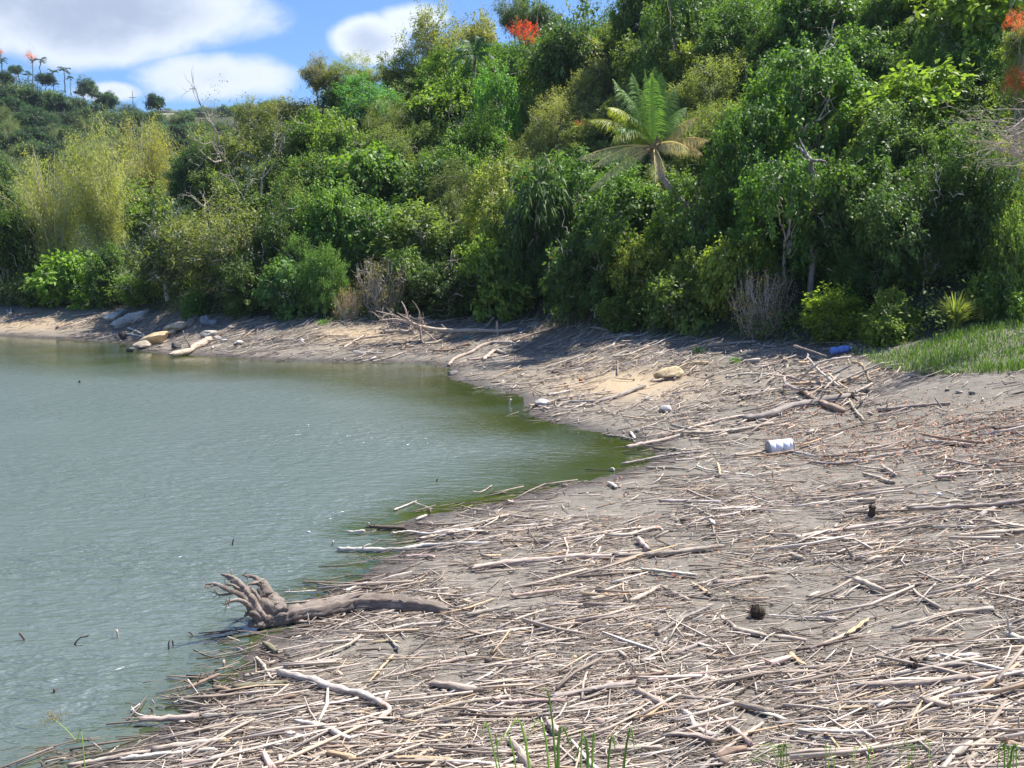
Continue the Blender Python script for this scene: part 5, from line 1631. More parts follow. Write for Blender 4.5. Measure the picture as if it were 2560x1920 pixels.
    ('I', (1480, 1512, 1640, 1472, 1810, 1380), 58, 'p', 'smooth pale dead log sliding into the far water'),
    ('I', (1800, 1385, 1960, 1310, 2110, 1225), 22, 'd', 'thin dark pole above the smooth dead log'),
    ('I', (1000, 1262, 1120, 1200, 1255, 1158), 74, 'w', 'white weathered trunk on the far bank above the yellow boulder'),
    ('I', (1080, 1330, 1180, 1345, 1280, 1368), 16, 'w', 'white forked branch left of the yellow boulder'),
    ('I', (1105, 1282, 1180, 1310, 1255, 1352), 15, 'w', 'upper white branch left of the yellow boulder'),
    ('I', (488, 1282, 560, 1252, 635, 1235), 26, 'b', 'brown log on the pale mud of the far bank'),
    ('I', (60, 1130, 90, 1165, 100, 1110), 14, 'w', 'pale crooked branches at the left end of the far bank'),
    ('I', (130, 1190, 220, 1155, 300, 1150), 26, 'b'),
    ('I', (1140, 1250, 1190, 1215, 1265, 1190), 18, 'b'),
    ('I', (620, 1180, 720, 1165, 830, 1150), 12, 'p'),
]


def build_traced():
    for t in TRACED:
        tile, pts, th, col = t[:4]
        label = t[4] if len(t) > 4 else None
        shape = t[5] if len(t) > 5 else None
        k = dict(t[6]) if len(t) > 6 else {}
        if label:
            USED_W[label] = 1
        if k.pop('up', None):
            upright(tile, pts, th, col, label)
            continue
        traced(tile, pts, th, col, label, shape, twigs=int(WR.integers(0, 3)) if shape is None else 0, lift=WR.uniform(.01, .045), **k)


def upright(tile, pts, th, col, label):
    """a stick whose first point stands on the ground"""
    x0, y0, s = TILE[tile]
    p = np.array(pts, float).reshape(-1, 2)
    u, v = x0 + p[:, 0] / s, y0 + p[:, 1] / s
    g = ground_at(u[0], v[0])[0]
    P = [g] + [at(a, b, g[1] + .02) for a, b in zip(u[1:], v[1:])]
    P = np.vstack([[P[0] - (P[1] - P[0]) * .15], P])
    wood_piece(P, th / s * .5 * g[1] / F, col, label, WR, None, lay=False, name='driftwood_stick')


def local_angle(x, y):
    """how the sticks lie: along the waterline they were left by"""
    u = 1280 + 2400 * x / np.maximum(y, 4)
    return np.radians(np.interp(y, [8, 14, 20, 27, 36], [16, 18, 26, 48, 40])) * (1 - .55 * smooth(1850, 2300, u))


def beach_points(rng, n, u0=-150, u1=2720, v0=800, v1=2060, dmin=0.03, edge=.3):
    u, v = rng.uniform(u0, u1, n * 3), rng.uniform(v0, v1, n * 3)
    G = ground_at(u, v, lo=4.2, extra=.8)
    s = shore_dist(G[:, 0], G[:, 1])
    ug = np.clip(1280 + 2400 * G[:, 0] / G[:, 1], -880, 3180)
    b = np.interp(ug, TU, TD) - G[:, 1]
    ok = (s > dmin) & (b > -.6) & (rng.random(n * 3) < np.interp(s, [-.6, 0, .5, 2], [.03, edge, .75, 1]))
    # the grassy bank and the patches of bare sand keep few sticks
    ok &= ~((u > 2180) & (v < np.interp(u, [2180, 2300, 2560], [905, 930, 930])) & (rng.random(n * 3) < .93))
    for (a, c, ru, rv) in ((1560, 965, 120, 26), (2420, 990, 150, 45), (900, 835, 90, 20), (40, 830, 120, 20)):
        ok &= ~((((u - a) / ru) ** 2 + ((v - c) / rv) ** 2 < 1) & (rng.random(n * 3) < .7))
    ok &= rng.random(n * 3) < .22 + .9 * smooth(-.12, .12, fbm(G[:, 0] * .9, G[:, 1] * .7, 51))
    return G[ok][:n], s[ok][:n]


def stick_mass(name, rng, G, L, r, sig, tint, lift, label, flatp=.0):
    """many thin sticks as one mesh, three rings of four corners each"""
    n = len(G)
    a = local_angle(G[:, 0], G[:, 1]) + rng.normal(size=n) * sig
    wild = rng.random(n) < .24
    a = np.where(wild, rng.uniform(0, math.pi, n), a)
    d = np.stack([np.cos(a), np.sin(a), np.zeros(n)], -1)
    sd_ = np.stack([-np.sin(a), np.cos(a), np.zeros(n)], -1)
    t = np.array([-.5, 0, .5])
    C = G[:, None] + d[:, None] * (L[:, None] * t)[..., None] + sd_[:, None] * (L * rng.normal(size=n) * .05)[:, None, None] * np.array([0, 1, 0])[None, :, None]
    zt = np.maximum(terrain(C[..., 0], C[..., 1]), -.01)
    C[..., 2] = zt + r[:, None] + lift[:, None] + (L * rng.normal(size=n) * .035)[:, None] * t[None]
    C[..., 2] = np.maximum(C[..., 2], zt + r[:, None] * .3)
    fl = np.where(rng.random(n) < flatp, .3, 1.0)
    th = np.arange(4) * math.pi / 2 + .6
    R = r[:, None] * np.array([1.0, 1.0, .7])[None] * rng.uniform(.75, 1.15, (n, 3))
    V = C[:, :, None] + R[:, :, None, None] * (np.cos(th)[None, None, :, None] * sd_[:, None, None] + (np.sin(th)[None, None, :] * fl[:, None, None])[..., None] * np.array([0, 0, 1.0]))
    V = V.reshape(-1, 3)
    base = (np.arange(n) * 12)[:, None]
    q = []
    for ring in (0, 4):
        for j in range(4):
            k = (j + 1) % 4
            q.append([ring + j, ring + k, ring + 4 + k, ring + 4 + j])
    q += [[3, 2, 1, 0], [8, 9, 10, 11]]
    q = np.array(q)
    Q = (base[:, None] + q[None]).reshape(-1, 4)
    o = link(name, mesh_np(name, V, [Q], M_LITTER, np.repeat(tint, 10)))
    tag(o, label, kind='stuff')


def driftwood_mat():
    rng = np.random.default_rng(101)
    G, s = beach_points(rng, 42000, dmin=-.6)
    G2, s2 = beach_points(rng, 5000, -100, 1750, 790, 930, 0)      # the far bank
    G, s = np.vstack([G, G2]), np.concatenate([s, s2])
    n = len(G)
    D = G[:, 1]
    k = np.clip(D / 14, .7, 2.1) ** .5
    L = np.exp(rng.normal(-1.7, .65, n)) * k * 1.05
    r = np.clip(L * rng.uniform(.011, .028, n), .0025, .012) * k
    tint = np.clip(rng.beta(2.4, 2.0, n), 0, 1) * (.5 + .5 * smooth(0, .9, s))
    stick_mass('driftwood_twigs', rng, G, L, r, .4, tint, rng.uniform(0, .045, n) * k, 'mat of small driftwood twigs and splinters covering the grey mud', .35)
    G, s = beach_points(rng, 2000, dmin=-.4)
    G2, s2 = beach_points(rng, 420, -100, 1750, 790, 930, .1)
    G, s = np.vstack([G, G2]), np.concatenate([s, s2])
    n = len(G)
    k = np.clip(G[:, 1] / 14, .75, 2.0) ** .4
    L = np.exp(rng.normal(-.85, .5, n)) * k
    r = np.clip(L * rng.uniform(.014, .034, n), .008, .024) * k
    tint = np.clip(rng.beta(3.2, 1.7, n), 0, 1) * (.6 + .4 * smooth(0, .7, s))
    stick_mass('driftwood_sticks', rng, G, L, r, .3, tint, rng.uniform(.01, .06, n) * k, 'loose slender driftwood sticks strewn over the twig mat', .3)
    # wood chips and crumbs
    G, s = beach_points(rng, 9000)
    n = len(G)
    L = np.exp(rng.normal(-2.75, .4, n)) * np.clip(G[:, 1] / 12, .8, 2.2)
    stick_mass('wood_chips', rng, G, L, L * rng.uniform(.07, .2, n), 1.2, np.clip(rng.beta(2.5, 1.8, n), 0, 1), rng.uniform(0, .02, n), 'wood chips and crumbs scattered over the mud', .8)


def single_sticks(n_max):
    """individual pieces between the traced ones"""
    rng = np.random.default_rng(131)
    G, s = beach_points(rng, 900, v0=830, dmin=.25)
    D = G[:, 1]
    w = rng.random(len(G)) * np.clip(D / 12, .6, 2)
    order = np.argsort(-w)
    done = 0
    for i in order:
        if done >= n_max:
            break
        g = G[i]
        u, v = pix(*g)
        if not (0 < u < 2560 and 800 < v < 1915) or (abs(u - 2102) < 70 and 860 < v < 925):
            continue
        k = np.clip(g[1] / 13, .8, 2.2) ** .35
        L = math.exp(rng.normal(-.35, .5)) * k
        r = float(np.clip(L * rng.uniform(.016, .034), .013, .042)) * k * .9
        a = float(local_angle(g[0], g[1]) + rng.normal() * .25) if rng.random() < .82 else rng.uniform(0, math.pi)
        d = np.array([math.cos(a), math.sin(a), 0])
        m = g + np.array([-d[1], d[0], 0]) * L * rng.normal() * .05
        col = rng.choice(list('pwgbdtk'), p=[.4, .16, .16, .09, .06, .06, .07])
        shape = rng.choice([None, 'plank', 'cane'], p=[.6, .2, .2])
        wood_piece([g - d * L / 2, m, g + d * L / 2], r, col, None, rng, shape, lift=rng.uniform(.015, .055), twigs=int(rng.integers(0, 3)) if shape is None else 0)
        done += 1


def drift_pile():
    """the heap of tangled branches beyond the thick grey brown branch"""
    rng = np.random.default_rng(151)
    n = 0
    while n < 46:
        u, v = rng.normal(2025, 75), rng.normal(968, 22)
        if u > 2050 and v < 945:
            continue
        g = ground_at(u, v)[0]
        L, r = rng.uniform(.5, 1.6), rng.uniform(.02, .055)
        a = rng.choice([rng.normal(.5, .4), rng.uniform(0, 3.14)])
        tilt = rng.normal(.12, .22)
        d = np.array([math.cos(a) * math.cos(tilt), math.sin(a) * math.cos(tilt), math.sin(tilt)])
        h = max(0, .55 - abs(u - 2035) / 260) * rng.uniform(.1, 1)
        c = g + np.array([0, 0, h + abs(d[2]) * L * .42])
        P = [c - d * L / 2, c + rng.normal(size=3) * L * .05, c + d * L / 2]
        l = ('upper' if h > .25 else 'lower') + ' ' + ('thick' if r > .043 else 'slim') + ' branch in the tangled driftwood pile'
        wood_piece(P, r, rng.choice(list('ppkgwt')), l, rng, rng.choice([None, None, 'plank']), lay=False, group='branches of the driftwood pile, ' + l.split(' branch')[0], name='pile_branch')
        n += 1


# ---------------------------------------------------------------- the uprooted trunk, the fallen tree, stumps
def uprooted_trunk():
    rng = np.random.default_rng(171)
    k = 680 / 2212.0
    px_ = lambda x, y: (480 + x * k, 1400 + y * k)
    g = ground_at(*px_(620, 530))[0]
    D0 = g[1]

    def T(x, y, dy=0.0):
        return at(*px_(x, y), D0 + dy)
    base = np.array([g[0], g[1], 0.0])
    t = thing('uprooted_trunk', base, 'big uprooted grey trunk with a spread of broken roots standing at the water', 'dead tree')
    px = D0 / F * k                                      # metres in one pixel of that view

    def limb(name, pts, radii, sides=12, lab=None, rough=.3):
        P = np.array([T(*q) for q in pts])
        if name in ('trunk', 'branch_stub'):              # lie on the mud, not in it
            for i, q in enumerate(pts):
                rad = np.interp(i / (len(pts) - 1), np.linspace(0, 1, len(radii)), radii)
                dg = ground_at(*px_(q[0], q[1] + rad * .9))[0][1]
                P[i] = at(*px_(q[0], q[1]), min(D0 + q[2], dg + rad * px * .8))
        n = max(8, 5 * len(pts))
        C = smooth_path(P, n) - base
        R = np.interp(np.linspace(0, 1, n), np.linspace(0, 1, len(radii)), radii) * px
        C[1:-1] += rng.normal(size=(n - 2, 3)) * R[1:-1, None] * .06
        mb = MB().tube(C, R * 1.08, sides + 4, rough=rough, rng=rng, groove=1.5, ring=.25, jag=1.2 if name != 'root' else 0)
        if name == 'root':
            for _ in range(5):                             # broken rootlets
                i = rng.integers(n // 2, n)
                d = norm(norm(C[-1] - C[n // 2]) * .8 + rng.normal(size=3) * .8)
                l = rng.uniform(30, 95) * px
                mb.tube(curve(rng, C[i], C[i] + d * l, 5, .01), np.linspace(max(R[i] * .4, 4 * px), 1.5 * px, 5), 5)
        return link(name, mb.mesh(name, M_WOOD, False), t, color=(.25, .21, .18))
    limb('trunk', [(560, 520, 0), (640, 478, 0), (760, 460, .05), (900, 430, .15), (1080, 405, .3), (1300, 360, .5), (1550, 355, .7), (1800, 372, .85), (2000, 395, 1.0), (2090, 402, 1.05)],
         [52, 66, 58, 66, 76, 76, 66, 66, 52, 16], 16)
    limb('root', [(730, 440, .02), (665, 370, .12), (615, 290, .2), (580, 215, .28), (552, 160, .3)], [66, 78, 58, 44, 30], 14)
    limb('root', [(560, 180, .3), (510, 140, .3), (450, 128, .28), (408, 124, .25)], [26, 17, 11, 4], 9)
    limb('root', [(545, 185, .3), (490, 190, .15), (450, 205, .05)], [24, 13, 5], 8)
    limb('root', [(585, 500, -.06), (510, 400, -.08), (440, 280, -.1), (370, 200, -.12), (310, 140, -.14), (235, 116, -.16)], [52, 48, 40, 33, 20, 5], 12)
    limb('root', [(470, 360, -.1), (400, 290, -.2), (330, 255, -.28), (260, 225, -.33), (190, 195, -.38), (108, 200, -.4)], [26, 22, 18, 16, 14, 5], 9)
    limb('root', [(330, 265, -.28), (280, 280, -.3), (220, 280, -.33), (178, 245, -.35)], [13, 9, 8, 3], 7)
    limb('root', [(480, 390, -.12), (430, 345, -.22), (370, 325, -.3), (310, 335, -.36), (265, 365, -.4)], [18, 18, 15, 12, 4], 9)
    limb('root', [(300, 340, -.36), (280, 352, -.4), (262, 372, -.42)], [8, 6, 2], 6)
    limb('root', [(190, 195, -.38), (150, 215, -.42), (118, 232, -.44)], [9, 6, 2], 6)
    limb('root', [(380, 235, -.2), (320, 200, -.2), (250, 208, -.2)], [12, 9, 4], 7)
    limb('root', [(600, 430, .1), (540, 330, .05), (480, 240, 0), (400, 210, -.05)], [34, 26, 18, 6], 9)
    limb('root', [(560, 480, -.1), (500, 430, -.15), (460, 440, -.15), (428, 458, -.15)], [22, 18, 15, 8], 8)
    limb('root', [(590, 520, -.1), (520, 525, -.14), (455, 520, -.16)], [34, 26, 20], 9)
    limb('branch_stub', [(1250, 330, .45), (1320, 305, .45), (1388, 278, .45)], [18, 12, 4], 8)
    # the root plate that the roots grow out of
    V = ICO[0] * (1 + .55 * fbm(ICO[0][:, 0] * 1.6 + 3, ICO[0][:, 1] * 1.6 + ICO[0][:, 2] * 1.9, 7)[:, None])
    V = V * np.array([88, 60, 100]) * px
    V = V + (T(590, 405, .02) - base)
    link('root_plate', mesh_np('root_plate', V, [ICO[1]], M_WOOD, uv=np.stack([V[:, 0] + V[:, 1], V[:, 2]], -1)), t, color=(.25, .21, .18))
    # splintered strips at the broken right end
    mb = MB()
    for j in range(9):
        a = np.array(T(1780 + rng.uniform(-80, 120), 372 + rng.uniform(-40, 45), .9))
        b = np.array(T(2080 + rng.uniform(-60, 60), 392 + rng.uniform(-25, 35), 1.05))
        mb.tube(curve(rng, a - base, b - base, 6, .02), np.linspace(16, 3, 6) * px, 5, flat=.5)
    link('splintered_end', mb.mesh('splintered_end', M_WOOD), t, color=(.44, .36, .3))


def fallen_tree():
    rng = np.random.default_rng(181)
    x0, y0, s = TILE['J']
    g = ground_at(x0 + 1420 / s, y0 + 1400 / s)[0]
    D = g[1]
    T = lambda x, y, dy=0.0: at(x0 + x / s, y0 + y / s, D + dy)
    t = thing('fallen_tree', g, 'fallen bleached tree with a long bare trunk and broken crown on the far bank', 'dead tree')
    px = D / F / s

    def limb(name, pts, radii, col=(.62, .5, .4), sides=8):
        P = np.array([T(*q) for q in pts])
        n = max(7, 4 * len(pts))
        C = smooth_path(P, n) - g
        R = np.interp(np.linspace(0, 1, n), np.linspace(0, 1, len(radii)), radii) * px
        link(name, MB().tube(C, R, sides, rough=.2, rng=rng).mesh(name, M_WOOD), t, color=col)
    limb('trunk', [(1360, 1255, 0), (1500, 1285, .1), (1700, 1302, .2), (1900, 1298, .3), (2100, 1305, .4), (2260, 1282, .5)], [22, 18, 16, 16, 15, 12])
    limb('branch', [(1400, 1260, 0), (1300, 1225, -.1), (1200, 1205, -.2), (1060, 1215, -.3)], [16, 13, 10, 4])
    limb('branch', [(1330, 1235, 0), (1200, 1175, 0), (1110, 1150, 0), (1035, 1130, 0)], [12, 8, 5, 3])
    limb('branch', [(1310, 1230, .1), (1300, 1150, .1), (1280, 1090, .1), (1255, 1048, .1)], [10, 8, 6, 3])
    limb('branch', [(1410, 1235, .1), (1412, 1150, .2), (1380, 1080, .2), (1350, 1045, .2)], [8, 6, 4, 3], (.3, .24, .2))
    limb('branch', [(1360, 1240, -.1), (1290, 1190, -.1), (1220, 1148, -.1)], [9, 6, 3])
    limb('branch', [(1640, 1290, .2), (1600, 1245, .2)], [8, 4])
    limb('branch', [(1415, 1260, 0), (1425, 1340, -.2), (1430, 1420, -.35)], [13, 11, 8], (.36, .28, .22))
    limb('branch', [(1420, 1350, -.2), (1450, 1410, -.4), (1520, 1440, -.6), (1520, 1490, -.7)], [8, 6, 5, 3])
    limb('branch', [(1430, 1290, 0), (1520, 1360, -.2), (1610, 1450, -.5)], [9, 7, 3], (.4, .31, .25))
    limb('branch', [(1380, 1290, 0), (1290, 1320, -.2), (1230, 1350, -.4)], [10, 8, 3], (.4, .31, .25))
    limb('branch', [(2085, 1300, .4), (2080, 1220, .4)], [13, 8])
    limb('branch', [(2088, 1310, .4), (2095, 1390, .1)], [10, 7])
    tw = MB()
    for j in range(60):
        a = T(rng.uniform(1080, 1450), rng.uniform(1170, 1300), rng.uniform(-.4, .3)) - g
        b = a + norm(rng.normal(size=3) * (1, .6, .6)) * rng.uniform(.25, .8)
        tw.tube(curve(rng, a, b, 4, .03), np.linspace(3.2, 1.2, 4) * px, 4)
    link('twig_tangle', tw.mesh('twig_tangle', M_WOOD), t, color=(.5, .4, .32))


def stump(u, v, w, h, label, col, rough=.5, cat='stump'):
    rng = np.random.default_rng(int(u))
    g = ground_at(u, v)[0]
    r, hh = w / 2 * g[1] / F, h * g[1] / F
    n = 9
    P = np.stack([np.zeros(n) + np.linspace(0, r * .3, n), np.zeros(n), np.linspace(-.08, hh, n)], -1)
    mb = MB().tube(P, r * np.linspace(1.15, .85, n), 12, rough=rough, rng=rng)
    for j in range(7):
        a = j * .9
        p = np.array([math.cos(a) * r * .7, math.sin(a) * r * .7, hh * .9])
        mb.tube(curve(rng, p, p + (rng.normal() * r * .4, rng.normal() * r * .4, hh * rng.uniform(.1, .3)), 4, .02), np.linspace(r * .3, r * .06, 4), 5)
    return tag(link('stump', mb.mesh('stump', M_WOOD), loc=g, color=col), label, cat)


def hollow_stump():
    rng = np.random.default_rng(191)
    x0, y0, s = TILE['D']
    g = ground_at(x0 + 1230 / s, y0 + 850 / s)[0]
    px = g[1] / F / s
    mb = MB()
    for j in range(16):
        a = rng.uniform(0, 6.28)
        p = np.array([math.cos(a) * 55, math.sin(a) * 40, rng.uniform(0, 30)]) * px
        q = p + np.array([rng.normal() * 50, rng.normal() * 40, rng.uniform(20, 95)]) * px
        mb.tube(curve(rng, p, q, 5, .02), np.linspace(26, 9, 5) * px, 7, rough=.5, rng=rng)
    tag(link('stump', mb.mesh('hollow_stump', M_WOOD), loc=g, color=(.075, .06, .05)), 'dark hollow rotten stump on the right of the mat', 'stump')


# ---------------------------------------------------------------- rocks, containers, coconuts
def ico(sub=3):
    import bmesh
    bm = bmesh.new()
    bmesh.ops.create_icosphere(bm, subdivisions=sub, radius=1)
    V = np.array([v.co[:] for v in bm.verts])
    Fc = np.array([[v.index for v in f.verts] for f in bm.faces])
    bm.free()
    return V, Fc


ICO = ico(4)


def boulder(u, v, w, h, col, label, tilt=0.0, depth=.8, seed=None, cuts=9, name='boulder', sink=.25, grain=.16):
    rng = np.random.default_rng(seed or int(u * 7 + v))
    g = ground_at(u, v + h * .35)[0]
    m = g[1] / F
    V = ICO[0].copy()
    for _ in range(cuts):                                # flat faces split off the stone
        d = rdir(rng, 1)[0]
        off = rng.uniform(.55, .85)
        e = V @ d - off
        V -= np.maximum(e, 0)[:, None] * d * .92
    V *= 1 + grain * fbm(V[:, 0] * 2 + 5, V[:, 1] * 2 + V[:, 2] * 1.7, int(u) % 90, 4)[:, None] * 2
    V = V * np.array([w / 2 * m, w / 2 * m * depth, h / 2 * m])
    c, s_ = math.cos(tilt), math.sin(tilt)
    V = np.stack([V[:, 0] * c - V[:, 2] * s_, V[:, 1], V[:, 0] * s_ + V[:, 2] * c], -1)
    V[:, 2] += h / 2 * m * (1 - sink)
    o = link(name, mesh_np(name, V, [ICO[1]], M_ROCK, smooth_=False), loc=g, color=col)
    return tag(o, label, 'rock', 'rocks along the shore')


def lathe(mb, prof, sides=56):
    """prof: (x, r) along the x axis"""
    P = np.array([(x, 0, 0) for x, r in prof])
    return mb.tube(P, [max(r, 1e-4) for x, r in prof], sides, cap=True)


def drums():
    g = ground_at(1950, 1132)[0]
    m = g[1] / F
    t = thing('plastic_drum', g, 'white plastic drum lying on its side on the driftwood', 'drum')
    t.rotation_euler = (0, math.radians(-4), math.radians(9))
    L, R = 62 * m, 18.5 * m
    white = plain('white_plastic', (.86, .87, .88), .35, .5, .25, (.55, .52, .47))
    prof = [(-L / 2, R * .8), (-L / 2 + .005, R * .93), (-L / 2 + .03, R), (-L * .3, R), (-L * .29, R * .965), (-L * .26, R * .965), (-L * .25, R), (0, R), (.005, R * .965), (.03, R * .965), (.035, R), (L * .3, R),
            (L * .31, R * .97), (L * .33, R * .97), (L * .34, R), (L / 2 - .03, R), (L / 2 - .008, R * .95), (L / 2, R * .82)]
    o = link('body', lathe(MB(), prof).mesh('drum_body', white, False), t, (0, 0, R * .85))
    rim = plain('drum_rim', (.5, .48, .45), .6, .3, .6)
    for s_ in (-1, 1):
        link('rim', lathe(MB(), [(s_ * L / 2 - .012, R * .99), (s_ * L / 2 - .006, R * 1.03), (s_ * L / 2 + .006, R * 1.03), (s_ * L / 2 + .012, R * .99)]).mesh('drum_rim', rim), t, (0, 0, R * .85))
    lid = plain('drum_lid', (.36, .34, .33), .6, .3, .8)
    link('lid', lathe(MB(), [(-L / 2 - .016, R * .5), (-L / 2 - .014, R * .9), (-L / 2 - .002, R * .95)]).mesh('drum_lid', lid), t, (0, 0, R * .85))

    g = ground_at(2102, 886)[0]
    m = g[1] / F
    L, R = 52 * m, 9.2 * m
    t = thing('plastic_drum', g, 'blue plastic drum with ribs and a white neck under the shore bush', 'drum')
    t.rotation_euler = (0, math.radians(-7), math.radians(10))
    blue = plain('blue_plastic', (.15, .27, .68), .35, .5, .15, (.2, .22, .35))
    prof = [(-L / 2, R * .7), (-L / 2 + .012, R * .94), (-L * .42, R), (-L * .2, R), (-L * .16, R * .86), (-L * .12, R * .86), (-L * .08, R), (L * .1, R), (L * .14, R * .87), (L * .18, R * .87), (L * .22, R * .98), (L * .36, R * .95), (L * .44, R * .75), (L * .47, R * .4)]
    link('body', lathe(MB(), prof).mesh('blue_drum_body', blue), t, (0, 0, R * 1.3))
    link('neck', lathe(MB(), [(L * .46, R * .42), (L * .5, R * .42), (L * .505, R * .52), (L * .56, R * .52), (L * .565, R * .3)], 18).mesh('drum_neck', white), t, (0, 0, R * 1.3))


def coconut(u, v, w, label, col=(.3, .22, .16), fibre=0):
    rng = np.random.default_rng(int(u + v))
    g = ground_at(u, v + w * .3)[0]
    r = w / 2 * g[1] / F
    V = ICO[0] * (1.08, 1, .92)
    V = V * (1 + .1 * fbm(V[:, 0] * 3 + u, V[:, 1] * 3 + V[:, 2] * 2, 3)[:, None])
    ang = np.arctan2(V[:, 1], V[:, 0])
    V *= (1 + .035 * np.cos(3 * ang) * (1 - V[:, 2] ** 2).clip(0))[:, None]
    mb = MB().add(V * r + (0, 0, r * .8), [ICO[1]])
    for _ in range(fibre):
        d = rdir(rng, 1)[0]
        p = d * r * .9 + (0, 0, r * .8)
        mb.tube(curve(rng, p, p + (d + rng.normal(size=3) * .5) * r * rng.uniform(.2, .6), 4, .02), np.linspace(r * .05, r * .015, 4), 3)
    tag(link('coconut_husk', mb.mesh('coconut_husk', M_WOOD), loc=g, color=col), label, 'coconut', 'coconut husks in the driftwood')


def rocks_and_small_things():
    Y, W_, GR, DK, BL = (.6, .44, .24), (.66, .62, .56), (.4, .37, .34), (.12, .11, .1), (.3, .33, .36)
    i = lambda x, y: (x / 3.456, 450 + y / 3.456)
    z = lambda x, y: (200 + x / 5.53, 740 + y / 5.53)
    boulder(*z(1040, 610), 93, 34, (.66, .5, .29), 'yellow boulder, its flat slab sloping to the far water', .35, .8, 5, 7)
    boulder(*z(1190, 530), 59, 20, (.56, .42, .25), 'yellow rock on top of the yellow boulder', .3, .8, 6)
    boulder(*z(1330, 440), 67, 29, (.62, .5, .34), 'pale yellow rock behind the yellow boulder', .3, .8, 8)
    boulder(*z(850, 690), 46, 25, (.46, .38, .29), 'tan rock at the water in front of the yellow boulder', .2, .9, 9)
    boulder(*z(700, 745), 26, 12, DK, 'small dark rock at the water end of the yellow boulder', .2, .9, 10)
    boulder(*z(450, 290), 46, 23, W_, 'white lumpy rock at the left of the far bank', .1, .8, 11, 5)
    boulder(*z(570, 235), 36, 19, (.42, .4, .38), 'grey rock behind the white lumpy rock', .3, .8, 12)
    boulder(*z(1750, 340), 34, 27, BL, 'blue grey boulder in the shade under the small bright bush', -.4, .8, 13, 8)
    boulder(*z(1845, 370), 24, 19, BL, 'smaller blue grey boulder right of the first', .3, .8, 14)
    boulder(*z(1520, 385), 20, 20, (.25, .23, .22), 'dark grey rock right behind the pale yellow rock', .2, .8, 15)
    boulder(*z(1330, 690), 28, 22, DK, 'dark wet boulder near the smooth dead log', -.2, .8, 16)
    boulder(*z(600, 555), 26, 24, (.05, .045, .045), 'black rock at the water left of the yellow boulder', 0, .8, 17)
    boulder(*z(1790, 520), 48, 20, (.45, .42, .36), 'long grey green rock above the smooth dead log', .15, .7, 18, 5)
    boulder(*z(1890, 585), 24, 14, (.42, .4, .38), 'grey rock under the long grey green rock', 0, .8, 19)
    boulder(*z(1990, 620), 18, 10, W_, 'small pale rock right of the smooth dead log', .1, .8, 20)
    boulder(*z(2190, 650), 26, 13, W_, 'pale flat rock on the shore right of the boulders', .1, .8, 21)
    boulder(*i(1990, 1270), 14, 9, GR, 'grey stone on the bank above the pale flat rock', 0, .8, 22)
    boulder(1672, 935, 84, 34, (.66, .52, .3), 'yellow rock slab on the beach below the shade', .2, .75, 23, 6, 'rock_slab')
    boulder(1355, 1008, 40, 24, (.5, .48, .46), 'rounded grey white stone by the water above the tip of the bay', .1, .9, 24, 4)
    boulder(1665, 1022, 36, 20, (.52, .5, .48), 'rounded grey white stone on the beach left of the thick branch', .1, .9, 25, 4)
    boulder(1532, 1174, 17, 11, (.5, .46, .4), 'pale block standing in the water at the tip of the bay', 0, .9, 26)
    boulder(1412, 1214, 22, 14, (.22, .19, .16), 'dark lump at the near edge of the bay tip', 0, .9, 27)
    boulder(1130, 932, 32, 14, (.2, .19, .18), 'dark rock at the water below the arched limb', .1, .9, 28)
    boulder(2398, 980, 20, 9, GR, 'flat grey stone on bare mud below the grassy bank', 0, .8, 29)
    boulder(2430, 982, 18, 11, (.3, .28, .26), 'darker grey stone right of the flat one below the grassy bank', 0, .8, 30)
    boulder(2368, 974, 14, 8, (.3, .27, .24), 'small brown stone left of the flat one below the grassy bank', 0, .8, 31)
    boulder(2160, 980, 36, 18, (.1, .085, .07), 'dark wedge of rotten wood right of the driftwood pile', .4, .6, 32, name='rotten_wood')
    stump(2178, 1298, 17, 33, 'dark upright stump standing alone in the twig mat', (.055, .045, .038))
    hollow_stump()
    coconut(1385, 1865, 30, 'round coconut husk, largest, above the grass blades', (.5, .42, .36))
    coconut(1500, 1806, 23, 'brown coconut husk right above the round one', (.4, .31, .26))
    coconut(1525, 1714, 24, 'pinkish coconut husk at the left end of the ragged grey log', (.5, .36, .3))
    coconut(1617, 1757, 18, 'small coconut husk under the thick short log', (.42, .32, .26))
    coconut(1810, 1905, 30, 'split coconut husk at the front edge', (.36, .28, .22), 20)
    coconut(1476, 1668, 20, 'grey coconut husk in the twigs above the ragged grey log', (.3, .27, .25))
    coconut(1572, 1662, 20, 'grey brown coconut husk right of the grey one', (.34, .3, .26))
    coconut(1893, 1534, 36, 'fibrous dark husk bristling in the mat', (.08, .06, .045), 160)
    coconut(947, 1699, 19, 'dark husk behind the flat tan board', (.1, .085, .075))
    coconut(717, 1638, 13, 'small dark husk before the uprooted trunk', (.09, .075, .065))
    coconut(1222, 1651, 20, 'dark woody husk above the spindle shaped log', (.2, .18, .15), 30)
    coconut(1453, 952, 13, 'orange brown husk on the beach beyond the tip of the bay', (.5, .24, .06))
    # plastic scraps
    m = plain('white_scrap', (.8, .8, .8), .4)
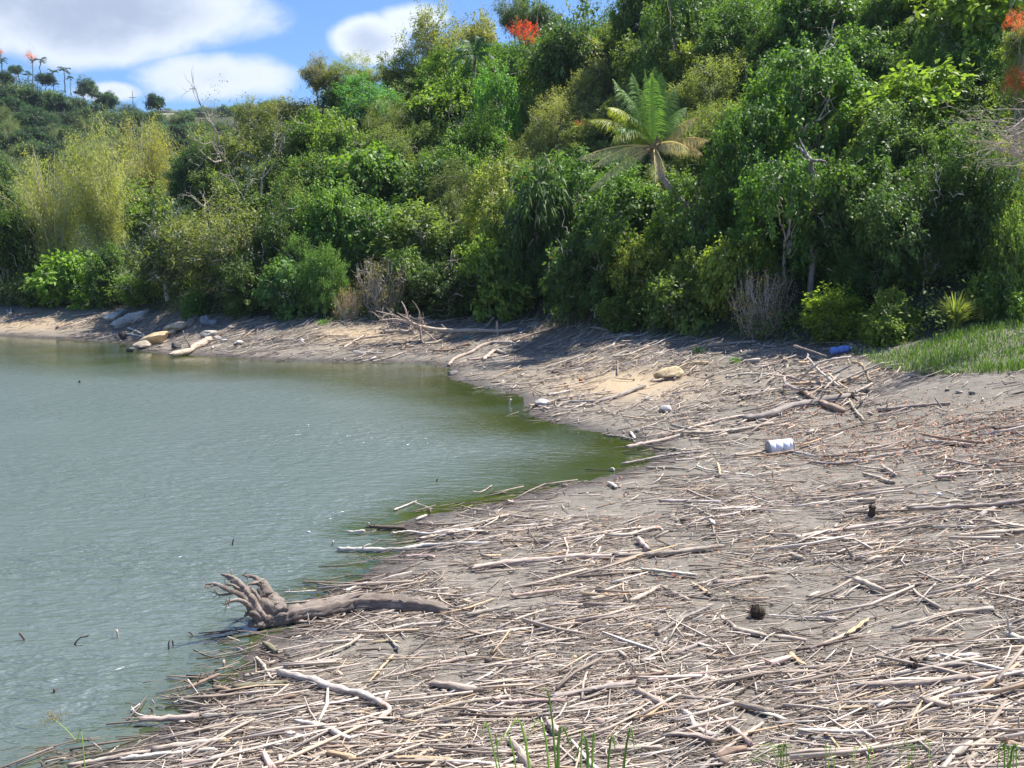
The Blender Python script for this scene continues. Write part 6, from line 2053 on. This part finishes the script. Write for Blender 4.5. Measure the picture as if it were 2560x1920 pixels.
    for (u, v, w, lab, mt) in ((755, 853, 11, 'white plastic scrap on the far bank', m), (733, 850, 9, 'pale pink plastic scrap on the far bank', plain('pink_scrap', (.7, .55, .55), .5)),
                               (1170, 845, 12, 'teal plastic bottle under the fallen tree', plain('teal_plastic', (.03, .3, .27), .35)), (1301, 824, 9, 'small blue plastic cup at the end of the fallen tree', plain('blue_scrap', (.2, .35, .7), .4)),
                               (2365, 1137, 10, 'small pink scrap on the mud right of the white drum', plain('rose_scrap', (.8, .45, .45), .5)), (2347, 1240, 16, 'crumpled clear bag on the mat beyond the dark stump', plain('clear_bag', (.6, .6, .6), .25)),
                               (1437, 1645, 14, 'pale yellow leaf on the front mat', plain('yellow_leaf', (.75, .62, .3), .6)), (772, 1332, 8, 'white float on the water near the waterline', m)):
        rng = np.random.default_rng(int(u))
        g = ground_at(u, v)[0]
        r = w / 2 * g[1] / F
        V = ICO[0] * (r, r * .7, r * .6) * (1 + .35 * fbm(ICO[0][:, 0] * 2 + u, ICO[0][:, 1] * 2 + ICO[0][:, 2], 4)[:, None])
        nm = lab.split(' on ')[0].split(' under ')[0].split(' at ')[0].replace(' ', '_') if len(lab) < 0 else ('leaf' if 'leaf' in lab else 'bag' if 'bag' in lab else 'bottle' if 'bottle' in lab else 'cup' if 'cup' in lab else 'float' if 'float' in lab else 'plastic_scrap')
        tag(link(nm, mesh_np(nm, V + (0, 0, r * .5), [ICO[1]], mt, smooth_=True), loc=g), lab, nm.replace('_', ' '))


def water_twigs():
    """twigs that stick out of the lake"""
    rng = np.random.default_rng(201)
    rows = [((605, 655), (650, 600), (720, 580), 'dark bent twig standing in the front water'), ((1375, 690), (1372, 650), (1380, 622), 'left of two dark twigs standing in the water'),
            ((1412, 665), (1405, 640), (1402, 622), 'right of two dark twigs standing in the water'), ((203, 618), (180, 590), (155, 560), 'thin dark twig at the left of the front water'),
            ((958, 600), (955, 560), (950, 535), 'pale upright twig in the front water'), ((1570, 582), (1550, 565), (1533, 553), 'short dark twig in the water before the roots'),
            ((435, 1045), (445, 1025), (440, 1010), 'small brown stub among the ring ripples'), ((580, 1530), (575, 1510), (590, 1515), 'tiny dark chip in the front water'),
            ((345, 1650), (340, 1610), (325, 1605), 'pale dark stub at the front left corner of the water'), ((365, 1620), (450, 1590), (535, 1578), 'thin twig lying out at the front left corner'),
            ((830, 1525), (800, 1490), (765, 1460), 'white crooked chip in the front water left of the bundle'), ((1250, 1130), (1240, 1105), (1220, 1120), 'small chip in the water above the ringed log'),
            ((1360, 1175), (1310, 1160), (1265, 1170), 'dark twisted twig in the water above the ringed log'), ((1240, 1200), (1230, 1180), (1215, 1172), 'tiny dark twig left of the twisted one'),
            ((1820, 830), (1820, 815), (1822, 795), 'thin upright twig by the shallows')]
    for a, b, c, lab in rows:
        P = []
        uv = [(q[0] / 3.253, 1410 + q[1] / 3.253) for q in (a, b, c)]
        x, D = onz(*uv[0])
        P = [np.array([x, D, -.06])] + [at(q[0], q[1], D) for q in uv]
        wood_piece(P, rng.uniform(.009, .014), 'd' if 'dark' in lab or 'brown' in lab else 'p', lab, rng, None, lay=False, name='water_twig', cat='twig', group='twigs in the water')
    for (u, v, h, lab) in ((197, 957, 7, 'dark stub sticking out of the far water'), (579, 1362, 14, 'thin leaning twig in the middle of the water'), (1090, 1203, 7, 'dark chip afloat off the near beach'), (1272, 1012, 14, 'pale stick standing in the water near the point'),
                           (918, 1318, 13, 'white peg standing in the shallows'), (828, 1365, 12, 'white peg in the water left of the white log')):
        x, D = onz(u, v)
        h_ = h * D / F
        P = [np.array([x, D, -.1]), np.array([x + .02, D, h_ * .5]), np.array([x + h_ * .4, D, h_])]
        wood_piece(P, .016 * D / 14, 'w' if 'white' in lab or 'pale' in lab else 'd', lab, rng, None, lay=False, name='water_twig', cat='twig', group='twigs in the water')


# ---------------------------------------------------------------- grass
def blades(rng, roots, h, lean, w, bend=1.0, n=7):
    mb_V, T_ = [], []
    t = np.linspace(0, 1, n)
    for i, p in enumerate(roots):
        a = rng.uniform(0, 6.28)
        hh, ll = h[i], lean[i]
        d = np.array([math.cos(a), math.sin(a), 0])
        P = p + np.outer(ll * t ** 1.9, d) + np.outer(hh * (t - .25 * bend * t ** 3), [0, 0, 1])
        s_ = np.array([-d[1], d[0], 0]) * 1.0
        ww = (w[i] * (1 - t ** 1.7) * .5 + .0006)[:, None]
        mb_V.append(np.stack([P - s_ * ww, P + s_ * ww], 1).reshape(-1, 3))
    V = np.vstack(mb_V)
    k = np.arange(n - 1) * 2
    q = np.stack([k, k + 1, k + 3, k + 2], -1)
    Q = (np.arange(len(roots)) * 2 * n)[:, None, None] + q[None]
    return V, Q.reshape(-1, 4), np.repeat(rng.random(len(roots)), n - 1)


def grasses():
    rng = np.random.default_rng(211)
    # turf on the bank at the right
    n = 15000
    u, v = rng.uniform(2120, 2760, n), rng.uniform(770, 950, n)
    low = np.interp(u, [2120, 2200, 2300, 2420, 2560, 2760], [880, 922, 945, 938, 930, 930]) + 10 * fbm(u * .03, v * .03, 5)
    up = np.interp(u, [2120, 2200, 2300, 2420, 2560, 2760], [880, 885, 858, 822, 800, 800])
    ok = (v < low) & (v > up)
    G = ground_at(u[ok], v[ok], extra=3)
    n = len(G)
    V, Q, t = blades(rng, G, rng.uniform(.08, .3, n) * (.6 + 1.2 * vnoise(G[:, 0] * 1.5, G[:, 1] * 1.5, 3)), rng.uniform(.03, .18, n), rng.uniform(.012, .022, n))
    dry = smooth(-.05, .15, fbm(G[:, 0] * .6, G[:, 1] * .6, 61)) * (rng.random(n) < .5)
    t = np.clip(t * .75 + np.repeat(dry, 6) * .22, 0, 1)
    tag(link('bank_grass', mesh_np('bank_grass', V, [Q], M_GRASS, t), color=(.115, .19, .05)), 'short green grass growing on the bank', kind='stuff')
    for (uu, vv, ru, rv, lab) in ((1748, 878, 22, 9, 'small green grass tuft in the shade left of the blue drum'), (1838, 905, 16, 6, 'little grass tuft behind the driftwood pile'),
                                  (808, 808, 20, 9, 'green tuft at the wood edge on the far bank')):
        n = 260
        G = ground_at(rng.normal(uu, ru * .38, n), rng.normal(vv, rv * .38, n))
        c = G.mean(0)
        V, Q, t = blades(rng, G - c, rng.uniform(.06, .2, n), rng.uniform(.03, .12, n), rng.uniform(.012, .02, n))
        tag(link('grass_tuft', mesh_np('grass_tuft', V, [Q], M_GRASS, t * .9), loc=c, color=(.1, .22, .04)), lab, 'grass')
    # tall blades that rise into the frame from the bank at the photographer's feet

    def tuft(name, u0, v0, D, rows, label):
        b = at(u0, v0, D)
        gz = float(terrain(b[0], b[1]))
        base = np.array([b[0], b[1], gz])
        mb = MB()
        for (ur, ut, vt, um, vm, w) in rows:
            P = smooth_path(np.array([[at(ur, v0, D)[0], D, gz], at(um, vm, D - .05), at(ut, vt, D - .02)]), 14) - base
            t = np.linspace(0, 1, 14)
            ww = (w * .28 * D / F * np.clip(np.sin(np.pi * (t * .82 + .18)), .05, 1))[:, None]
            s_ = np.array([1, .25, 0])
            V = np.stack([P - s_ * ww, P + np.array([0, .004, 0]), P + s_ * ww], 1).reshape(-1, 3)
            k = np.arange(13) * 3
            mb.add(V, [np.vstack([np.stack([k, k + 1, k + 4, k + 3], -1), np.stack([k + 1, k + 2, k + 5, k + 4], -1)])], tint=rng.uniform(.3, .9))
        tag(link(name, mb.mesh(name, M_GRASS), loc=base, color=(.13, .22, .065)), label, 'grass')
    tuft('tall_grass', 1400, 2080, 3.4, [(1440, 1341, 1718, 1385, 1850, 10), (1420, 1255, 1850, 1320, 1890, 12), (1430, 1310, 1850, 1370, 1890, 10), (1400, 1232, 1880, 1290, 1920, 8), (1450, 1460, 1840, 1452, 1930, 9),
                                         (1470, 1490, 1860, 1480, 1930, 12), (1500, 1545, 1895, 1520, 1925, 12), (1420, 1200, 1840, 1240, 1905, 8), (1440, 1440, 1888, 1395, 1898, 16), (1470, 1590, 1880, 1560, 1905, 12), (1450, 1430, 1905, 1470, 1925, 16),
                                         (1530, 1600, 1870, 1560, 1930, 6), (1380, 1245, 1868, 1250, 1930, 6)], 'tuft of long green grass blades at the bottom edge')
    rows = []
    for _ in range(11):
        ur = rng.uniform(2040, 2420)
        rows.append((ur, ur + rng.normal() * 45, rng.uniform(1862, 1915), ur + rng.normal() * 14, 1950, rng.uniform(3, 7)))
    tuft('low_grass', 2230, 2080, 3.6, rows, 'sparse short grass blades at the bottom edge on the right')
    rows = [(2530 + rng.normal() * 20, 2535 + rng.normal() * 40, rng.uniform(1880, 1910), 2530 + rng.normal() * 15, 1950, 7) for _ in range(9)]
    tuft('low_grass', 2530, 2080, 3.6, rows, 'few grass blades in the bottom right corner')
    rows = [(1950 + rng.normal() * 30, 1945 + rng.normal() * 50, rng.uniform(1875, 1915), 1950 + rng.normal() * 20, 1950, 4) for _ in range(10)]
    tuft('low_grass', 1950, 2080, 3.6, rows, 'thin grass blades at the bottom edge left of the short grass')
    # grass stalk with an open seed head
    D = 3.6
    b = at(222, 2060, D)
    gz = float(terrain(b[0], b[1]))
    base = np.array([b[0], b[1], gz])
    t = thing('grass_stalk', base, 'single grass stalk with a feathery seed head over the water', 'grass')
    a = lambda x, y: at(x / 3.253, 1410 + y / 3.253, D)
    P = smooth_path(np.array([base, a(690, 1650), a(620, 1450), a(530, 1340), a(440, 1265)]), 26) - base
    link('stem', MB().tube(P, np.linspace(.0026, .0014, 26), 6).mesh('grass_stem', M_GRASS), t, color=(.3, .4, .13))
    mb = MB()
    for j in range(24):
        f = rng.uniform(.0, 1)
        p = np.array(a(470 - 60 * f, 1290 - 40 * f)) - base
        q = np.array(a(rng.uniform(325, 470), rng.uniform(1195, 1300))) - base if rng.random() < .8 else np.array(a(rng.uniform(440, 580), rng.uniform(1170, 1380))) - base
        q[1] += rng.normal() * .03
        C = curve(rng, p, q, 5, .006)
        mb.tube(C, np.linspace(.0008, .0004, 5), 3, cap=False, tint=.6)
        for c in C[2:]:
            V = ICO2[0] * (.0042, .0018, .0018) + c + rng.normal(size=3) * .003
            mb.add(V, [ICO2[1]], tint=.9)
    link('seed_head', mb.mesh('seed_head', M_GRASS), t, color=(.2, .19, .13))


ICO2 = ico(1)


def leaf_litter():
    """fallen red and tan leaves"""
    rng = np.random.default_rng(221)
    n = 4200
    u = np.concatenate([rng.uniform(1900, 2700, n * 5 // 6), rng.uniform(1500, 2700, n // 6)])
    v = np.concatenate([rng.normal(1085, 55, n * 5 // 6), rng.uniform(850, 1500, n // 6)])
    G = ground_at(u, np.clip(v, 850, 2050))
    ok = shore_dist(G[:, 0], G[:, 1]) > .1
    G = G[ok] + (0, 0, .05)
    V, Q, t = leaves(rng, G, norm(rng.normal(size=G.shape) * (1, 1, .15)), 1, .03, .055, .03, 0, 1.2)
    m, g = material('fallen_leaf')
    r = g.n('ShaderNodeValToRGB', {0: g.attr('tint').outputs['Fac']})
    cr = r.color_ramp
    cr.elements[0].color, cr.elements[1].color = (.42, .1, .045, 1), (.5, .34, .2, 1)
    e = cr.elements.new(.45)
    e.color = (.5, .2, .07, 1)
    finish(g, g.n('ShaderNodeBsdfPrincipled', {'Base Color': r.outputs[0], 'Roughness': .7}).outputs[0])
    tag(link('fallen_leaf_litter', mesh_np('fallen_leaf_litter', V, [Q], m, rng.random(len(Q)))), 'red and tan fallen leaves scattered over the beach', kind='stuff')


uprooted_trunk()
fallen_tree()
drums()
build_traced()
N_TRACED = len([o for o in COL.objects if o.name.startswith('driftwood')])
rocks_and_small_things()
water_twigs()
drift_pile()
single_sticks(max(0, 296 - N_TRACED))
driftwood_mat()
leaf_litter()
grasses()
